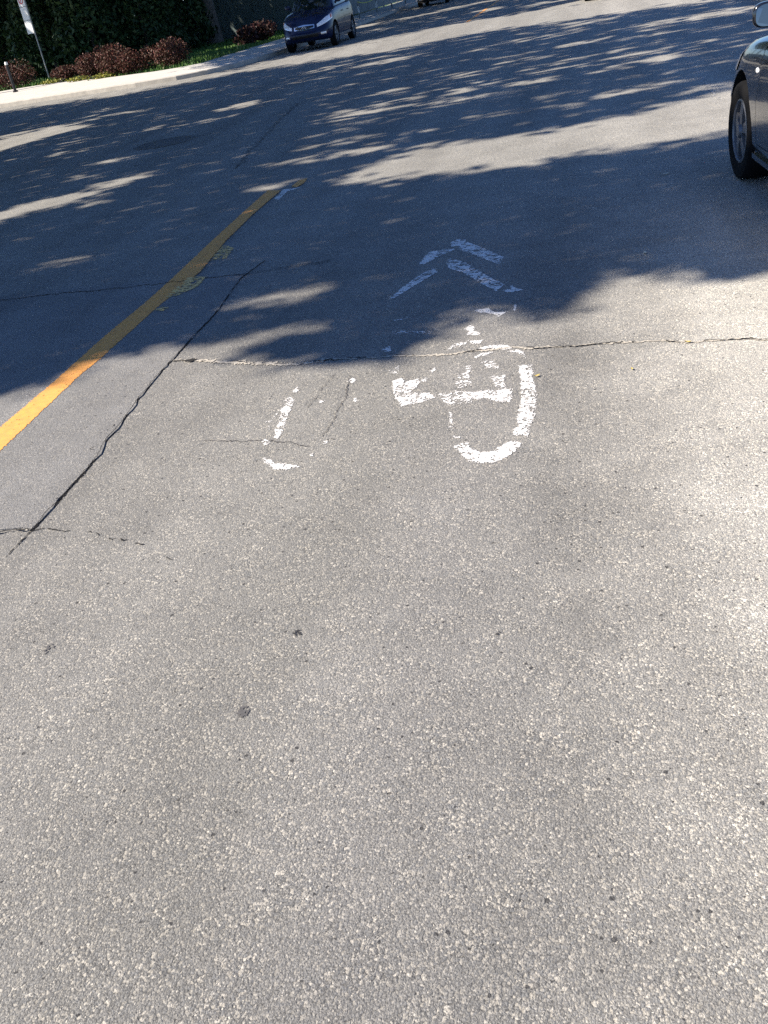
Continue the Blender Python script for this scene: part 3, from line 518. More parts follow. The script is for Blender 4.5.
COT = 1 / math.tan(SUN_EL); SH = np.array([.94, .34]) / math.hypot(.94, .34) * COT      # shadow shift per metre of height
def lit_amount(x, y):
    k_ = np.clip(y * .012, .03, .2); xx = x + (vnoise(x * 3.3, y * 3.3, 31) - .5) * k_; yy = y + (vnoise(x * 3.3, y * 3.3, 32) - .5) * k_
    out = np.zeros(x.shape)
    for x0, y0, x1, y1, w, st in STREAK:
        dx, dy = x1 - x0, y1 - y0; L = math.hypot(dx, dy)
        t = ((xx - x0) * dx + (yy - y0) * dy) / (L * L); d = np.abs((xx - x0) * dy - (yy - y0) * dx) / L
        e = 2 * t - 1; wl_ = w * np.sqrt(np.clip(1 - np.abs(e) ** 2.2, 0, 1)) * 1.3
        out = np.maximum(out, st * np.clip((wl_ - d) / (wl_ * .6 + 1e-4), 0, 1))
    return out
def shaded(x, y):
    return (inpoly(x, y, SH_A) | inpoly(x, y, SH_C))
VIS = [(-1.6, .2), (1.0, .2), (2.2, 5), (7, 40), (6, 62), (-8, 75), (-40, 60), (-30, 38), (-22, 28.5), (-3.6, 2.6)]

# (name, label, trunk x, y, crown centre, radii)
TREES = [
    ('maple_tree', 'broad street maple on the near left verge beside the road', -13.4, 3.0, (-11.0, 3.4, 8.4), (7.0, 5.6, 3.8)),
    ('maple_tree', 'tall street maple on the near corner of the side street', -14.6, 11.0, (-11.4, 12.0, 11.0), (9.0, 8.0, 6.0)),
    ('maple_tree', 'street maple on the near verge of the side street', -18.5, 17.0, (-14.5, 20.5, 11.5), (9.5, 7.5, 5.5)),
    ('maple_tree', 'street maple farther along the near side of the side street', -28.0, 16.0, (-27.5, 18.0, 8.5), (6.5, 6.5, 4.0)),
    ('maple_tree', 'big street maple behind the parked blue car', -12.3, 45.5, (-10.0, 42.0, 11.0), (9.0, 10.0, 5.0)),
    ('maple_tree', 'big tree with a thick trunk on the lawn before the board fence', -19.4, 51.4, (-20.0, 50.5, 9.5), (8.5, 8.0, 4.5)),
    ('maple_tree', 'shade tree on the lawn beyond the side street, left of the signpost', -33.5, 43.0, (-33.0, 43.0, 8.8), (7.5, 7.5, 4.0)),
    ('maple_tree', 'shade tree standing far behind the hedge of dark conifers', -34.0, 62.0, (-32.0, 60.0, 9.5), (9.0, 9.0, 4.5)),
    ('maple_tree', 'street maple behind the fence along the far road', -14.5, 62.0, (-12.5, 60.0, 10.0), (8.5, 9.5, 4.5)),
    ('maple_tree', 'unseen tree added to shade the blue car, left of the short black post', -32.5, 35.6, (-23.0, 32.0, 11.5), (10.0, 6.8, 5.2)),  # unseen, crown pulled far off its trunk to shade sidewalk and blue car
    ('maple_tree', 'unseen tree added to shade the board fence, out to the left', -36.0, 49.5, (-31.5, 50.5, 9.0), (7.5, 6.5, 4.2)),  # unseen, added to keep sun flecks off the fence
    ('maple_tree', 'shade tree over the far corner of the side street', -44.0, 52.0, (-43.0, 51.0, 9.0), (8.0, 8.0, 4.2)),
    ('maple_tree', 'shade tree behind the board fence far up the road', -16.0, 78.0, (-14.0, 76.0, 10.0), (9.0, 9.0, 4.5)),
]
crowns = [(np.array(t[4]), np.array(t[5])) for t in TREES]
crown_pts = [[] for _ in TREES]; crown_sz = [[] for _ in TREES]
LOG = []
def fill_shadow():
    for (ylo, yhi, xlo, xhi, cell, per, size) in ((1, 7.5, -12, 4.5, .05, 2, .062), (7.5, 14, -14, 5, .09, 2, .10), (14, 33, -31, 9, .16, 2, .16), (33, 96, -48, 11, .36, 2, .34)):
        gx, gy = np.meshgrid(np.arange(xlo, xhi, cell), np.arange(ylo, yhi, cell), indexing='ij')
        for _k in range(per):
            x = (gx + rng.random(gx.shape) * cell).ravel(); y = (gy + rng.random(gx.shape) * cell).ravel()
            jx = x + rng.normal(size=x.shape) * (.045 + .014 * y); jy = y + rng.normal(size=x.shape) * (.045 + .014 * y)
            jk = .35; xs_ = x + (jx - x) * jk; ys_ = y + (jy - y) * jk; u_ = (xs_ * .94 + ys_ * .34) / 3.0; v_ = (-xs_ * .34 + ys_ * .94)
            dap = np.clip(((.75 * vnoise(u_, v_ / .46, 51) + .25 * vnoise(u_ * 2.0, v_ / .26, 52)) - .545) / .17, 0, 1) * inpoly(x, y, SH_B) * .85
            ok = shaded(jx, jy) & (rng.random(x.shape) >= np.maximum(lit_amount(.5 * (x + jx), .5 * (y + jy)), dap))
            x = x[ok]; y = y[ok]; n = len(x)
            z0 = np.full((len(TREES), n), np.nan); z1 = z0.copy()
            for k, (c, r) in enumerate(crowns):
                # point = (x,y) - SH*z at height z
                ax = (x - c[0]) / r[0]; bx = -SH[0] / r[0]; ay = (y - c[1]) / r[1]; by = -SH[1] / r[1]; az = -c[2] / r[2]; bz = 1 / r[2]
                A = bx * bx + by * by + bz * bz; B = ax * bx + ay * by + az * bz; Cc = ax * ax + ay * ay + az * az - 1
                D = B * B - A * Cc; g = D > 0
                z0[k, g] = (-B[g] - np.sqrt(D[g])) / A; z1[k, g] = (-B[g] + np.sqrt(D[g])) / A
            wgt = np.nan_to_num(z1 - z0) * (.3 + rng.random(z0.shape)); best = np.argmax(wgt, 0); has = wgt.max(0) > .05
            LOG.append((ylo, n, int((~has).sum()), [(round(float(a), 1), round(float(b), 1)) for a, b in list(zip(x[~has], y[~has]))[::max(1, int((~has).sum() / 8))]]))
            idx = np.arange(n)[has]; kk = best[has]
            lo = z0[kk, idx]; hi = z1[kk, idx]; z = lo + (hi - lo) * (.04 + .92 * rng.random(len(idx)))
            P = np.stack([x[idx] - SH[0] * z, y[idx] - SH[1] * z, z], 1)
            for k in range(len(TREES)):
                s = kk == k
                if s.any(): crown_pts[k].append(P[s]); crown_sz[k].append(np.full(int(s.sum()), size))
fill_shadow()
for L_ in LOG: print('COVER', L_)

def big_tree(k):
    name, label, tx, ty, c, r = TREES[k]
    root = empty(name, (tx, ty, .1)); tag(root, label, 'tree', 'shade trees along the streets')
    # loose leaves all over the crown, left out where the photo shows sun on the ground
    n = 2600; U = rng.normal(size=(n, 3)); U /= np.linalg.norm(U, axis=1)[:, None]; U *= (.55 + .45 * rng.random(n))[:, None]
    clump = vnoise(U[:, 0] * 3 + 9, U[:, 1] * 3 + U[:, 2] * 2 + 9, k) > .34
    P = np.array(c) + U[clump] * np.array(r)
    lx = P[:, 0] + SH[0] * P[:, 2]; ly = P[:, 1] + SH[1] * P[:, 2]
    ok = ~inpoly(lx, ly, VIS) | (shaded(lx, ly) & (lit_amount(lx, ly) < .2))
    pts = [P[ok]] + crown_pts[k]; szs = [np.full(int(ok.sum()), .22)] + crown_sz[k]
    P = np.concatenate(pts); S = np.concatenate(szs)
    base = np.array([tx, ty, .1])
    quads_mesh('crown', leaf_quads(P - base, S, bias=np.array(sd) * 1.0, spread=.75, aspect=.7), M['leaf'], root)
    bm = bmesh.new(); h = c[2] - r[2]; R0 = .30 if k != 5 else .42
    cx, cy = c[0] - tx, c[1] - ty
    tube(bm, [(0, 0, -.1), (.02, .01, .3), (cx * .06, cy * .06, h * .5), (cx * .25, cy * .25, h + .4), (cx * .6, cy * .6, c[2]), (cx, cy, c[2] + r[2] * .6)], [R0 * 1.35, R0 * 1.05, R0 * .9, R0 * .75, R0 * .4, .04], 12)
    def sunny(p):      # would this limb draw a bar across the sunlit paving?
        x_ = np.array([tx + p[0] + SH[0] * p[2]]); y_ = np.array([ty + p[1] + SH[1] * p[2]]); return bool((inpoly(x_, y_, VIS) & ~shaded(x_, y_))[0])
    for j in range(7):
        a = j / 7 * 6.28 + k; st = (cx * .25, cy * .25, h + .2 + .25 * j)
        e = (cx + math.cos(a) * r[0] * .7, cy + math.sin(a) * r[1] * .7, c[2] + (random.random() - .4) * r[2] * .7)
        m_ = tuple(st[i] * .5 + e[i] * .5 + (0, 0, .5)[i] for i in range(3))
        if any(sunny([st[i] + (e[i] - st[i]) * q for i in range(3)]) for q in (.2, .4, .6, .8, 1)): continue
        tube(bm, [st, m_, e], [R0 * .42, R0 * .26, .02], 7)
    bm_obj('trunk', bm, M['bark'], root, smooth=True)
for k in range(len(TREES)): big_tree(k)

def shrub(name, label, cat, group, x, y, z, rx, ry, h, mat, n, leaf, seed, lobes=5):
    root = empty(name, (x, y, z)); tag(root, label, cat, group)
    r_ = np.random.default_rng(seed); L = []
    for i in range(lobes):
        L.append((np.array([(r_.random() - .5) * rx * 1.1, (r_.random() - .5) * ry * 1.1, h * (.38 + .22 * r_.random())]), np.array([rx * (.5 + .25 * r_.random()), ry * (.5 + .25 * r_.random()), h * (.38 + .12 * r_.random())])))
    P = []
    for i in range(n):
        c, r = L[i % lobes]; u = r_.normal(size=3); u /= np.linalg.norm(u); q = c + u * r * (.72 + .36 * r_.random())
        if q[2] > .03: P.append(q)
    P = np.array(P)
    quads_mesh('foliage', leaf_quads(P, leaf, bias=(0, 0, .35)), mat, root)
    bm = bmesh.new()
    for i in range(6):
        a = i * 1.05 + seed; tube(bm, [(0, 0, -.05), (math.cos(a) * rx * .25, math.sin(a) * ry * .25, h * .35), (math.cos(a) * rx * .5, math.sin(a) * ry * .5, h * .75)], [.025, .018, .006], 5)
    bm_obj('stem', bm, M['bark'], root)

GB = 'red barberry bushes behind the corner sidewalk'
for i, (lab, x, y, rx, ry, h) in enumerate([
    ('dusty red barberry bush at the far left, behind the short black post', -24.9, 39.8, 1.5, .7, 1.05),
    ('small low red barberry bush at the foot of the signpost', -21.5, 38.3, .62, .45, .62),
    ('red barberry bush right of the signpost, with yellow flowers at its foot', -19.6, 36.6, .82, .55, .85),
    ('tallest red barberry bush, sunlit, in the middle of the row', -17.7, 35.3, .8, .6, 1.15),
    ('low dark red barberry bush, right of the tallest bush', -16.3, 34.7, .75, .55, .8),
    ('broad rounded dark barberry bush at the right end of the row', -15.1, 34.7, .95, .65, .92)]):
    shrub('barberry_bush', lab, 'bush', GB, x, y, .1, rx, ry, h, M['berry'], 3600, .034, 40 + i)
shrub('barberry_bush', 'dark red bush in deep shade on the lawn left of the blue car', 'bush', GB, -14.5, 43.2, .1, .8, .8, .85, M['dullberry'], 1600, .07, 60)
for i, (lab, x, y, h) in enumerate([
    ('low yellow flowering plants at the foot of the signpost', -21.6, 37.85, .2), ('low yellow flowering plants before the second bush right of the signpost', -19.4, 35.85, .2),
    ('low yellow flowering plants before the tallest barberry bush', -18.1, 34.85, .2)]):
    shrub('flower_clump', lab, 'flowers', 'yellow flower clumps before the bushes', x, y, .1, .8, .2, h, M['flower'], 300, .035, 70 + i, 4)

def conifer(lab, x, y, h, r, seed, mat='cedar', cat='tree', name='cedar_tree', group='dark conifers behind the bushes'):
    root = empty(name, (x, y, .1)); tag(root, lab, cat, group)
    r_ = np.random.default_rng(seed); n = int(8000 * r * h / 9)
    t = r_.random(n) ** .8; a = r_.random(n) * 6.28
    prof = r * (1 - t) ** .55 * np.clip(t * 7 + .45, 0, 1); prof = prof * (.8 + .4 * vnoise(a * 2.2, t * 9, seed))
    q = (.62 + .42 * r_.random(n)); P = np.stack([np.cos(a) * prof * q, np.sin(a) * prof * q, .12 + t * h], 1)
    quads_mesh('crown', leaf_quads(P, .125, bias=(0, 0, -.1), aspect=.5), M[mat], root)
    bm = bmesh.new(); tube(bm, [(0, 0, -.1), (0, 0, h * .4), (.03, .02, h * .93)], [.16, .1, .02], 8); bm_obj('trunk', bm, M['bark'], root)
for i, (lab, x, y, h, r, mt) in enumerate([
    ('purple leaved shrub tree at the far left corner, left of the sign', -33.5, 50.0, 5.0, 2.0, 'purple'),
    ('dark cedar behind the sign panel', -29.0, 46.5, 6.0, 2.1, 'cedar'),
    ('dark cedar behind the small bush right of the signpost', -25.2, 44.6, 6.5, 2.1, 'cedar'),
    ('dark cedar behind the tallest barberry bush', -22.4, 43.6, 7.0, 2.0, 'cedar'),
    ('dark cedar behind the right end of the bush row', -20.2, 44.6, 6.2, 1.9, 'cedar'),
    ('dark cedar just left of the thick tree trunk', -19.8, 48.3, 6.2, 1.7, 'cedar'),
    ('dark cedar deep behind the sign, in the second row', -33.0, 55.0, 8.0, 2.6, 'cedar'),
    ('dark cedar deep behind the tallest bush, in the second row', -27.5, 50.5, 8.0, 2.6, 'cedar'),
    ('dark cedar deep behind the bush row end, in the second row', -23.6, 50.5, 7.5, 2.2, 'cedar')]):
    conifer(lab, x, y, h, r, 80 + i, mt, name='cedar_tree' if mt == 'cedar' else 'ornamental_tree', group='dark conifers behind the bushes' if mt == 'cedar' else None)

def grass(name, poly, n, z, seed, h=.09):
    r_ = np.random.default_rng(seed); xs = [p[0] for p in poly]; ys = [p[1] for p in poly]
    x = r_.uniform(min(xs), max(xs), n); y = r_.uniform(min(ys), max(ys), n); ok = inpoly(x, y, poly); x = x[ok]; y = y[ok]; n = len(x)
    a = r_.random(n) * 6.28; w = .018 + .012 * r_.random(n); hh = h * (.6 + .8 * r_.random(n)); lx = (r_.random(n) - .5) * hh; ly = (r_.random(n) - .5) * hh
    dx, dy = np.cos(a) * w, np.sin(a) * w; Z = np.full(n, z)
    V = np.stack([np.stack([x - dx, y - dy, Z], 1), np.stack([x + dx, y + dy, Z], 1), np.stack([x + dx * .3 + lx, y + dy * .3 + ly, Z + hh], 1), np.stack([x - dx * .3 + lx, y - dy * .3 + ly, Z + hh], 1)], 1)
    tag(quads_mesh(name, V, M['grass']), 'short green grass on the lawn beyond the sidewalk', 'grass', kind='stuff')
grass('grass', [(-13.15, 36.5), (-13.15, 60), (-24, 60), (-24, 39), (-22, 38.4), (-17.9, 34.9), (-15.2, 33.4), (-13.9, 33.2), (-13.4, 34)], 26000, .1, 5)
grass('grass', [(-22.1, 38.3), (-24, 38.8), (-30, 39.8), (-34, 44), (-26, 46), (-22, 41)], 9000, .1, 6, .12)

# ------------------------------------------------------------------ street furniture on the left
post = empty('parking_sign', (-24.2, 41.76, .1)); tag(post, 'tall thin signpost with white parking panels, leaning over the barberry bushes', 'sign')
bm = bmesh.new(); tube(bm, [(0, 0, -.05), (0, 0, 3.9)], .035, 8); bm_obj('pole', bm, M['steel'], post)
rz = R(-17); dv = Vector((math.cos(rz), math.sin(rz), 0))
for j, (z0_, hh) in enumerate(((1.98, .52), (2.52, .52), (3.06, .54))):
    bm = bmesh.new(); add_box(bm, Vector((0, 0, z0_ + hh / 2)) - dv * .25, (.40, .012, hh), rz)
    pl = bm_obj('sign_panel', bm, M['sign_white'], post)
    if j == 2:
        bm = bmesh.new(); ax = Vector((dv.y, -dv.x, 0)); rings = []
        for rr_ in (.10, .14):
            rings.append([bm.verts.new(Vector((0, 0, z0_ + .24)) - dv * .25 + ax * .012 + dv * (rr_ * math.cos(t)) + Vector((0, 0, rr_ * math.sin(t)))) for t in np.linspace(0, 2 * math.pi, 24, endpoint=False)])
        for k in range(24): bm.faces.new((rings[0][k], rings[0][(k + 1) % 24], rings[1][(k + 1) % 24], rings[1][k]))
        add_box(bm, Vector((0, 0, z0_ + .24)) - dv * .25 + ax * .012, (.03, .004, .26), rot=Matrix.Rotation(rz, 4, 'Z') @ Matrix.Rotation(R(45), 4, 'Y'))
        bm_obj('prohibition_ring', bm, M['sign_red'], pl)

bol = empty('bollard', (-22.35, 35.7, .12)); tag(bol, 'short black post with a white cap at the left end of the sidewalk', 'bollard')
bm = bmesh.new(); tube(bm, [(0, 0, -.05), (0, 0, .06), (0, 0, .07), (0, 0, .95), (0, 0, 1.0)], [.10, .10, .06, .055, .055], 14); bm_obj('post', bm, M['dark_metal'], bol, angle=40)
bm = bmesh.new(); tube(bm, [(0, 0, 1.0), (0, 0, 1.07), (0, 0, 1.11)], [.065, .065, .04], 14); bm_obj('cap', bm, M['cap_white'], bol, angle=40)

def fence(label, a, b, h, mat, seed):
    a = Vector((*a, .1)); b = Vector((*b, .1)); L = (b - a).length; d = (b - a) / L; root = empty('board_fence', a, math.atan2(d.y, d.x)); tag(root, label, 'fence')
    r_ = random.Random(seed); nb = max(1, round(L / 2.4)); w = L / nb
    for i in range(nb):
        bm = bmesh.new(); k = int((w - .12) / .155)
        for j in range(k):
            x = i * w + .06 + (j + .5) * (w - .12) / k
            add_box(bm, (x, r_.uniform(-.006, .006), .08 + h / 2 + r_.uniform(-.012, .012)), ((w - .12) / k - .003, .022, h), bevel=.002)
        for z_ in (.35, h - .2): add_box(bm, (i * w + w / 2, .035, z_), (w - .12, .04, .09))
        bm_obj('board_panel', bm, mat, root)
    for i in range(nb + 1):
        bm = bmesh.new(); add_box(bm, (i * w, .02, (h + .15) / 2), (.10, .10, h + .2), bevel=.008); bm_obj('post', bm, mat, root)
fence('tall grey board fence in deep shade behind the lawn, left of the blue car', (-24.5, 56.5), (-13.4, 53.0), 2.3, M['board'], 1)
fence('paler board fence running away along the sidewalk behind the blue car', (-13.3, 53.1), (-12.9, 80.0), 2.1, M['board_pale'], 2)

rope_z = .72
stakes = [(-11.3, 51.5), (-11.25, 56.0), (-11.2, 60.5), (-11.2, 65.5)]
for i, (x, y) in enumerate(stakes):
    e = empty('stake', (x, y, .12)); tag(e, ['low white-tipped stake at the near end of the yellow rope', 'low white stake, second along the yellow rope', 'low white stake, third along the yellow rope', 'low white stake, fourth along the yellow rope'][i], 'stake', 'stakes holding the yellow rope')
    bm = bmesh.new(); add_box(bm, (0, 0, .36), (.07, .05, .80), bevel=.006); bm_obj('post', bm, M['board_pale'], e)
    bm = bmesh.new(); add_box(bm, (0, 0, .42), (.085, .065, .30), bevel=.006); bm_obj('white_band', bm, M['cap_white'], e)
pts = []
for (a, b) in zip(stakes, stakes[1:]):
    for t in np.linspace(0, 1, 9)[:-1]: pts.append((a[0] + (b[0] - a[0]) * t, a[1] + (b[1] - a[1]) * t - .0, .12 + rope_z + .05 - .12 * 4 * t * (1 - t)))
pts.append((*stakes[-1], .12 + rope_z + .05))
bm = bmesh.new(); tube(bm, pts, .022, 6); tag(bm_obj('rope', bm, M['rope'], smooth=True), 'yellow rope strung between low stakes beyond the blue car', 'rope')
shrub('low_shrub', 'low green shrub at the fence foot right of the blue car', 'bush', None, -12.45, 50.5, .12, .7, .9, .8, M['leaf'], 900, .06, 91)

# ------------------------------------------------------------------ cars
def lerp_tab(tab):
    xs = [p[0] for p in tab]; ys = [p[1] for p in tab]
    return lambda v: float(np.interp(v, xs, ys))
AF = lerp_tab([(0, 2.08), (.1, 2.18), (.3, 2.25), (.45, 2.24), (.6, 2.19), (.8, 2.12), (.93, 2.04), (1, 1.96)])
AR = lerp_tab([(0, 2.05), (.1, 2.14), (.3, 2.2), (.45, 2.19), (.7, 2.14), (.93, 2.1), (1, 2.04)])
WT = lerp_tab([(0, .80), (.06, .845), (.14, .868), (.3, .878), (.5, .884), (.66, .878), (.8, .868), (.9, .850), (.96, .825), (1, .79)])
_zx = np.array([-2.4, -2.1, -1.7, -1.0, 0, .6, 1.0, 1.4, 1.8, 2.05, 2.3]); _zz = np.array([.93, .98, 1.0, .985, .955, .94, .915, .865, .79, .715, .63])
def ZS(x): return float(np.interp(x, np.linspace(-2.4, 2.3, 95), _zs_smooth))
_t = np.interp(np.linspace(-2.4, 2.3, 95), _zx, _zz); _k = np.ones(9) / 9
_zs_smooth = np.convolve(np.pad(_t, 4, 'edge'), _k, 'valid')
ZB = lerp_tab([(-2.3, .30), (-1.8, .21), (1.7, .19), (2.3, .25)])
def outline(p, q, N):
    a = np.linspace(0, 2 * math.pi, 4001); x = np.sign(np.cos(a)) * np.abs(np.cos(a)) ** (2 / p); y = np.sign(np.sin(a)) * np.abs(np.sin(a)) ** (2 / q)
    s = np.concatenate([[0], np.cumsum(np.hypot(np.diff(x * 2.2), np.diff(y * .88)))]); u = np.linspace(0, s[-1], N + 1)[:-1]
    return np.stack([np.interp(u, s, x), np.interp(u, s, y)], 1)
PLAN = outline(8, 3, 200)
def body_pt(px, py, t, f=1.0):
    X = px * (AF(t) if px > 0 else AR(t)); Y = py * WT(t) * f; z0 = ZB(X); zs = ZS(X)
    X *= 1 - .02 * (1 - f); z0 = z0 * ZK + (ZK - 1) * .06; zs *= ZK
    return Vector((X, Y, z0 + t * (zs - z0) + (.075 * (1 - f * f) if f < 1 else 0)))
def bool_cut(ob, cutters):
    for c in cutters:
        m = ob.modifiers.new('cut', 'BOOLEAN'); m.operation = 'DIFFERENCE'; m.object = c; m.solver = 'EXACT'
    dg = bpy.context.evaluated_depsgraph_get(); me = bpy.data.meshes.new_from_object(ob.evaluated_get(dg))
    bpy.data.objects.remove(ob)
    for c in cutters: bpy.data.objects.remove(c)
    return me
WB = 1.32; RW = .318; ZK = 1.0

def make_car(name, label, cat, paint, loc, rz, rear_visible=True, rimmat=None, zk=1.0, rw=.318, amber=True, group=None):
    global ZK, RW
    ZK = zk; RW = rw; wk = rw / .318
    root = empty(name, loc, rz); tag(root, label, cat, group)
    # ---- lower body: loft of plan rings, closed over the bonnet and boot
    bm = bmesh.new(); rows = []
    for t in (0, .05, .10, .16, .25, .37, .5, .62, .74, .84, .91, .96, 1): rows.append([bm.verts.new(body_pt(x, y, t)) for x, y in PLAN])
    for f in (.93, .8, .6, .35, .12): rows.append([bm.verts.new(body_pt(x, y, 1, f)) for x, y in PLAN])
    n = len(PLAN)
    for A, B in zip(rows, rows[1:]):
        for k in range(n): bm.faces.new((A[k], A[(k + 1) % n], B[(k + 1) % n], B[k]))
    bm.faces.new(rows[0][::-1]); bm.faces.new(rows[-1])
    tmp = bm_obj('body_tmp', bm, None)
    cutters = []
    for sx in (1, -1):
        for sy in (1, -1):
            b2 = bmesh.new(); bmesh.ops.create_cone(b2, cap_ends=True, segments=56, radius1=RW + .057, radius2=RW + .057, depth=.46, matrix=Matrix.Translation((sx * WB, sy * .80, RW + .01)) @ Matrix.Rotation(R(90), 4, 'X'))
            cutters.append(bm_obj('cutter', b2, None))
    me = bool_cut(tmp, cutters)
    # ---- doors are lifted out of the body mesh
    bm = bmesh.new(); bm.from_mesh(me); bpy.data.meshes.remove(me); bm.normal_update()
    def region(x0, x1, sy):
        out = []
        for f in bm.faces:
            c = f.calc_center_median()
            if x0 < c.x < x1 and c.y * sy > .6 and .30 < c.z / ZK < ZS(c.x) - .012 and len(f.verts) <= 5: out.append(f)
        return out
    doors = []
    for x0, x1, nm in ((-.10, .84, 'door'), (-.93, -.10, 'door')):
        for sy in (1, -1):
            fs = region(x0, x1, sy)
            vs = {}; V = []; F = []
            for f in fs:
                q = []
                for v in f.verts:
                    if v.index not in vs: vs[v.index] = len(V); V.append(v.co.copy())
                    q.append(vs[v.index])
                F.append(q)
            doors.append((V, F, sy)); bmesh.ops.delete(bm, geom=fs, context='FACES')
            bm.verts.ensure_lookup_table(); bm.verts.index_update(); bm.faces.ensure_lookup_table()
    inner = [f.index for f in bm.faces if any(abs(math.hypot(f.calc_center_median().x - s * WB, f.calc_center_median().z - RW - .01) - RW - .057) < .006 for s in (1, -1)) and .5 < abs(f.calc_center_median().y) < .95 and abs(f.normal.y) < .4 and f.calc_center_median().z > .3]
    body = bm_obj('body', bm, paint, root, angle=38); body.data.materials.append(M['trim'])
    for i in inner: body.data.polygons[i].material_index = 1
    # dark shell behind the shut lines and in the arches
    bm = bmesh.new(); add_box(bm, (0, 0, .55 * ZK), (3.4, 1.06, .62 * ZK)); add_box(bm, (0, 0, .58 * ZK), (1.75, 1.62, .5 * ZK)); bm_obj('underbody', bm, M['trim'], root)
    for V, F, sy in doors:
        if not F: continue
        cx = (min(v.x for v in V) + max(v.x for v in V)) / 2; cz = (min(v.z for v in V) + max(v.z for v in V)) / 2
        V2 = [Vector((cx + (v.x - cx) * .988, v.y, cz + (v.z - cz) * .988)) for v in V]
        d = mesh_obj('door', V2, F, paint, root, angle=38)
        b2 = bmesh.new(); add_box(b2, (cx - .30, sy * .885, .80 * ZK), (.19, .03, .028), bevel=.01); bm_obj('handle', b2, paint, d, smooth=True)
    # ---- greenhouse
    GP = outline(5, 3.4, 120)
    def gpt(px, py, h, f=1.0):
        xf = 1.10 + (.22 - 1.10) * h; xr = 1.80 + (1.10 - 1.80) * h; w = .765 + (.60 - .765) * h ** 1.15
        X = px * (xf if px > 0 else xr) * (f if f < 1 else 1); Y = py * w * f
        return Vector((X, Y, ZK * (ZS(X) - .004 + (1.40 - ZS(X)) * h) + (.06 * (1 - f * f) if f < 1 else 0)))
    hs = [0, .08, .25, .45, .65, .82, .90, .96, 1]; parts = {'windshield': [], 'rear_window': [], 'window': [], 'roof': []}
    for a, b in zip(hs, hs[1:]):
        for k in range(len(GP)):
            p, q = GP[k], GP[(k + 1) % len(GP)]; m = (p + q) / 2; quad = [gpt(*p, a), gpt(*q, a), gpt(*q, b), gpt(*p, b)]
            cls = 'roof'
            if .08 <= a < .9:
                if m[0] > .5 and abs(m[1]) < .90: cls = 'windshield'
                elif m[0] < -.5 and abs(m[1]) < .86: cls = 'rear_window'
                elif abs(m[1]) > .955 and abs(m[0]) < .80:
                    X = quad[0].x
                    cls = 'window' if abs(X + .12) > .05 else 'roof'
            parts[cls].append(quad)
    fr = [1, .94, .8, .55, .25, .06]
    for f0, f1 in zip(fr, fr[1:]):
        for k in range(len(GP)):
            p, q = GP[k], GP[(k + 1) % len(GP)]; parts['roof'].append([gpt(*p, 1, f0), gpt(*q, 1, f0), gpt(*q, 1, f1), gpt(*p, 1, f1)])
    for nm, quads in parts.items():
        if nm == 'window': groups_ = [[q for q in quads if (q[0].y > 0) == s and (q[0].x + q[1].x > -.24) == g] for s in (True, False) for g in (True, False)]
        else: groups_ = [quads]
        for qs in groups_:
            if not qs: continue
            V = [v for q in qs for v in q]; bm = bmesh.new(); bv = [bm.verts.new(v) for v in V]
            for i in range(0, len(bv), 4): bm.faces.new(bv[i:i + 4])
            bmesh.ops.remove_doubles(bm, verts=bm.verts, dist=.0004)
            bm_obj(nm, bm, paint if nm == 'roof' else M['glass'], root, angle=50)
    # ---- front and rear fittings follow the body surface
    def patch(nm, y0, y1, tlo, thi, mat, off, parent=root, front=True, ny=16, nt=5):
        V = []; F = []
        for i in range(ny + 1):
            s = i / ny; y = y0 + (y1 - y0) * s; px = (1 - min(.9995, abs(y) ** 3)) ** (1 / 8); lo = tlo(s) if callable(tlo) else tlo; hi = thi(s) if callable(thi) else thi
            for j in range(nt + 1):
                t = lo + (hi - lo) * j / nt; e = 1e-3
                P = body_pt(px if front else -px, y, t)
                nx = (1 if front else -1); nrm = Vector((nx * max(.12, (1 - abs(y) ** 3) ** .5), math.copysign(abs(y) ** 4, y), .1)).normalized()
                edge = min(i, ny - i) / (ny / 2); ed2 = min(j, nt - j) / (nt / 2)
                V.append(P + nrm * (off * (.35 + .65 * min(1, 2.5 * edge) * min(1, 2.5 * ed2 + .3))))
        for i in range(ny):
            for j in range(nt): a = i * (nt + 1) + j; F.append((a, a + nt + 1, a + nt + 2, a + 1))
        o = mesh_obj(nm, V, F, mat, parent, smooth=True)
        return o
    for sy in (1, -1):
        hl = patch('headlight', sy * .50, sy * .975, lambda s: .66 + .10 * s, lambda s: .80 + .13 * min(1, s * 1.5), M['lens'], .014)
        if amber: patch('indicator', sy * .94, sy * .978, lambda s: .785 + .02 * s, lambda s: .92, M['amber'], .018, hl, ny=6)
        patch('fog_light', sy * .62, sy * .80, .24, .36, M['lens'], .014)
        patch('tail_light', sy * .55, sy * .975, .62, .86, M['red'], .014, front=False)
    fr_ = patch('grille', -.40, .40, lambda s: .60 + .05 * abs(2 * s - 1), lambda s: .86 - .04 * abs(2 * s - 1), M['chrome'], .016)
    gi = patch('grille_mesh', -.375, .375, lambda s: .625 + .05 * abs(2 * s - 1), lambda s: .835 - .04 * abs(2 * s - 1), M['trim'], .020, fr_)
    for tt in (.68, .73, .78): patch('grille_bar', -.36, .36, tt, tt + .012, M['chrome'], .024, fr_, nt=1)
    cpt = body_pt(1, 0, .73); bm = bmesh.new()
    tube(bm, [(cpt.x + .032, .075 * math.cos(a), cpt.z + .042 * math.sin(a)) for a in np.linspace(0, 2 * math.pi, 25)], .008, 6, cap=False)
    tube(bm, [(cpt.x + .032, -.035, cpt.z - .026), (cpt.x + .032, -.02, cpt.z + .030)], .008, 6); tube(bm, [(cpt.x + .032, .02, cpt.z - .030), (cpt.x + .032, .035, cpt.z + .026)], .008, 6)
